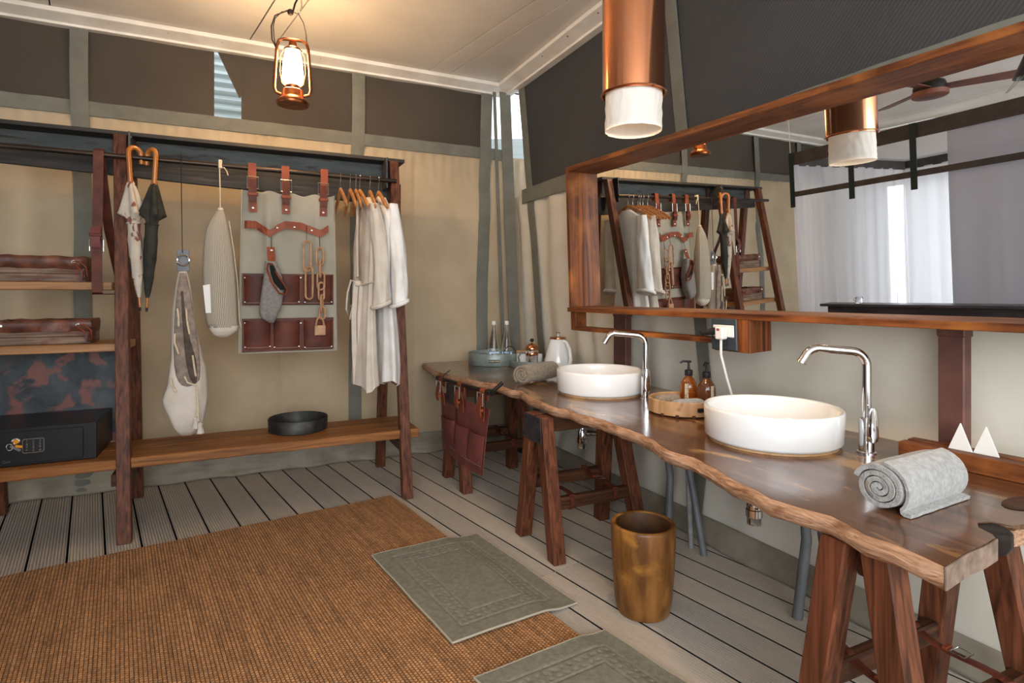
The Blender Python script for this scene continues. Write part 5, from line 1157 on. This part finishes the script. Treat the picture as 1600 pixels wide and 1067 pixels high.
# ================================================================== the bed side of the tent (seen in the mirror)
A = Vector((-1.747, 3.686, 2.5)); B = Vector((-1.386, 1.678, 2.5)); td = (B-A).normalized(); nn = Vector((-td.y, td.x, 0))
if nn.x > 0: nn = -nn
LN = 3.6; BW = 2.0
cn = thing('bed_canopy', 'four-sided mosquito net canopy with dark top band and webbing straps over the bed', 'canopy', A+td*1.5+nn*1.0-Vector((0,0,2.5)))
def wallband(p, q, z0, z1, m, name, th=.01): 
    return MB().hexa([Vector((p.x, p.y, z0)), Vector((q.x, q.y, z0)), Vector((q.x, q.y, z0))+nn*th, Vector((p.x, p.y, z0))+nn*th, Vector((p.x, p.y, z1)), Vector((q.x, q.y, z1)), Vector((q.x, q.y, z1))+nn*th, Vector((p.x, p.y, z1))+nn*th]).build(name, m, cn)
E0, E1 = A, A+td*LN; E2, E3 = E1+nn*BW, A+nn*BW
wallband(E0, E1, 2.37, 2.50, M_net, 'top_band'); wallband(E3, E2, 2.37, 2.50, M_net, 'top_band')
MB().beam((E0.x, E0.y, 2.435), (E3.x, E3.y, 2.435), .01, .13).build('top_band', M_net, cn)
wallband(E0-nn*.012, E1-nn*.012, 2.03, 2.085, M_net, 'tie_band', .006)
for k in (0.02, .68, 1.25, 2.2, 3.2):
    p = A+td*k-nn*.018; MB().box((p.x, p.y, 2.21), (.006, .055, .58), math.atan2(-nn.y, -nn.x)).build('webbing_strap', M_nstrap, cn)
    MB().tube([p+Vector((0,0,-.44)), p+Vector((-.012,0,-.44))], .010, 10).build('buckle', M_gold, cn)
curtain('net_curtain', A+nn*.02, A+nn*BW, .05, 2.38, M_sheer, .03, 34, parent=cn, seed=1)
curtain('net_curtain', A+nn*BW, A+nn*BW+td*LN, .05, 2.38, M_sheer, .03, 30, parent=cn, seed=2)
curtain('net_curtain', A+td*1.5+nn*.03, A+td*LN+nn*.03, .05, 2.38, M_gcurt, .025, 22, parent=cn, seed=3)
curtain('net_curtain', A+td*.02+nn*.01, A+td*.22+nn*.01, .05, 2.06, M_sheer, .02, 60, parent=cn, seed=6, nu=40)
MB().grid(lambda u, v: E0.lerp(E1, u).lerp(E3.lerp(E2, u), v)+Vector((0,0,-.03-.10*math.sin(PI*u)*math.sin(PI*v))), 20, 14).build('net_roof', M_sheer, cn, smooth=True)
MB().tube([A+Vector((.0,0,0)), A+Vector((.02,0,.47))], .004, 6).build('suspension_cord', M_cord, cn, smooth=True)
# wall curtains on the far side of the bed
for y0, y1, sd_, m in ((2.2,3.42,1,M_curt), (3.60,4.2,2,M_curt), (.3,1.5,3,M_curt)):
    c = curtain('window_curtain', (XL+.12, y0, 0), (XL+.12, y1, 0), .04, 2.32, m, .03, 45, seed=sd_)
    tag(c, {1:'white window curtain on the near side of the bright gap, in the mirror', 2:'white window curtain beyond the bright gap, in the mirror', 3:'white window curtain at the far right of the bed wall'}[sd_], 'curtain', 'white curtains of the bed wall')
# headboard / divider near the mirror
hbx = thing('headboard', 'dark waist-high headboard partition reflected at the bottom of the mirror', 'headboard', (-1.25, 2.2, 0))
h1, h2 = Vector((-1.25, 3.12, 0)), Vector((-1.19, 1.45, 0)); hdv = (h2-h1).normalized(); hn = Vector((hdv.y, -hdv.x, 0)); 
if hn.x > 0: hn = -hn
MB().hexa([p+Vector((0,0,z)) for z in (0, .91) for p in (h1, h2+hdv*.3, h2+hdv*.3+hn*.07, h1+hn*.07)]).build('partition', M_bedh, hbx, bevel=.004)
MB().hexa([p+Vector((0,0,z)) for z in (.911, .935) for p in (h1-hdv*.02-hn*.10, h2+hdv*.32-hn*.10, h2+hdv*.32+hn*.10, h1-hdv*.02+hn*.10)]).build('top_board', M_bedh, hbx, bevel=.004)
jg = thing('water_jug', 'small glass jug with tumblers standing on the dark headboard', 'jug', h1+hdv*.30-hn*.02+Vector((0,0,.936)))
jc = h1+hdv*.30-hn*.02+Vector((0,0,.937)); MB().lathe([(.03,0),(.034,.01),(.03,.05),(.026,.06),(.024,.06),(.027,.01),(.0005,.006)], jc, 20, cap1=False).build('jug_body', M_glass, jg, smooth=True)
MB().tube([jc+Vector((0,.03,.05)), jc+Vector((0,.05,.04)), jc+Vector((0,.03,.015))], .003, 6).build('jug_handle', M_chrome, jg, smooth=True)
# bed under the canopy
bed = thing('bed', 'low bed with white linen under the net canopy', 'bed', A+td*1.6+nn*1.0-Vector((0,0,2.5)))
def bedbox(s0, s1, w0, w1, z0, z1, nm, m, bv): 
    a0 = Vector((A.x, A.y, 0)); return MB().hexa([a0+td*s+nn*w+Vector((0,0,z)) for z in (z0, z1) for s, w in ((s0,w0),(s1,w0),(s1,w1),(s0,w1))]).build(nm, m, bed, bevel=bv, seg=3)
bedbox(.55, 2.6, .12, 1.85, .10, .32, 'bed_base', M_leg2['y'], .01); bedbox(.58, 2.58, .14, 1.83, .322, .56, 'mattress', M_linen, .04)
for s_ in (.85, 1.75): bedbox(s_-.0, s_+.6, .25, .65, .562, .70, 'pillow', M_linen, .05)
# ceiling fan
fn_ = thing('ceiling_fan', 'dark ceiling fan with wooden blades reflected at the top of the mirror', 'fan', (-.80, 2.08, 2.97))
FC = Vector((-1.12, 2.19, 0))
MB().tube([FC+Vector((0,0,2.968)), FC+Vector((0,0,2.73))], .015, 10).build('down_rod', M_iron, fn_); MB().lathe([(.04,2.968),(.06,2.95),(.06,2.93),(.03,2.92)], FC, 20).build('rose', M_iron, fn_, smooth=True)
MB().lathe([(.05,2.74),(.10,2.72),(.115,2.68),(.115,2.65)], FC, 32).build('motor_housing', M_iron, fn_, smooth=True)
MB().lathe([(.115,2.65),(.125,2.645),(.125,2.61),(.11,2.60),(.0005,2.595)], FC, 32).build('motor_cover', M_fan, fn_, smooth=True)
for k in range(3):
    a = 2.2+2*PI*k/3; d = Vector((math.cos(a), math.sin(a), 0)); s_ = Vector((-d.y, d.x, .18)).normalized()
    MB().grid(lambda u, v: FC+Vector((0,0,2.665))+d*lerp(.10, .62, u)+s_*((v-.5)*lerp(.11, .15, u)*(1 if u < .93 else .8)), 8, 3, .006, (0,0,1)).build('blade', M_fan, fn_, bevel=.001)

# black cone lampshade near the mirror's right end
cs_ = thing('cone_lamp', 'small black cone lampshade with a wire guard hanging at the top right of the mirror', 'lamp', (-.10, 1.36, 2.97))
kc_ = Vector((-.11, 1.365, 2.36)); MB().lathe([(.075,.0),(.077,.0),(.03,.11),(.018,.14),(.016,.14),(.028,.11)], kc_, 28, cap0=False, cap1=False).build('shade', M_plb, cs_, smooth=True)
MB().tube([kc_+Vector((0,0,.13)), kc_+Vector((0,0,.608))], .004, 8).build('cord', M_iron, cs_, smooth=True)
MB().tube([kc_+Vector((-.03,.02,.03)), kc_+Vector((-.05,.11,-.05)), kc_+Vector((-.045,.12,-.055)), kc_+Vector((-.02,.04,.03))], .0025, 6).build('wire_guard', M_steel, cs_, smooth=True)

# clean the helper property so that only real properties stay
for o in bpy.data.objects:
    if '_org' in o: del o['_org']
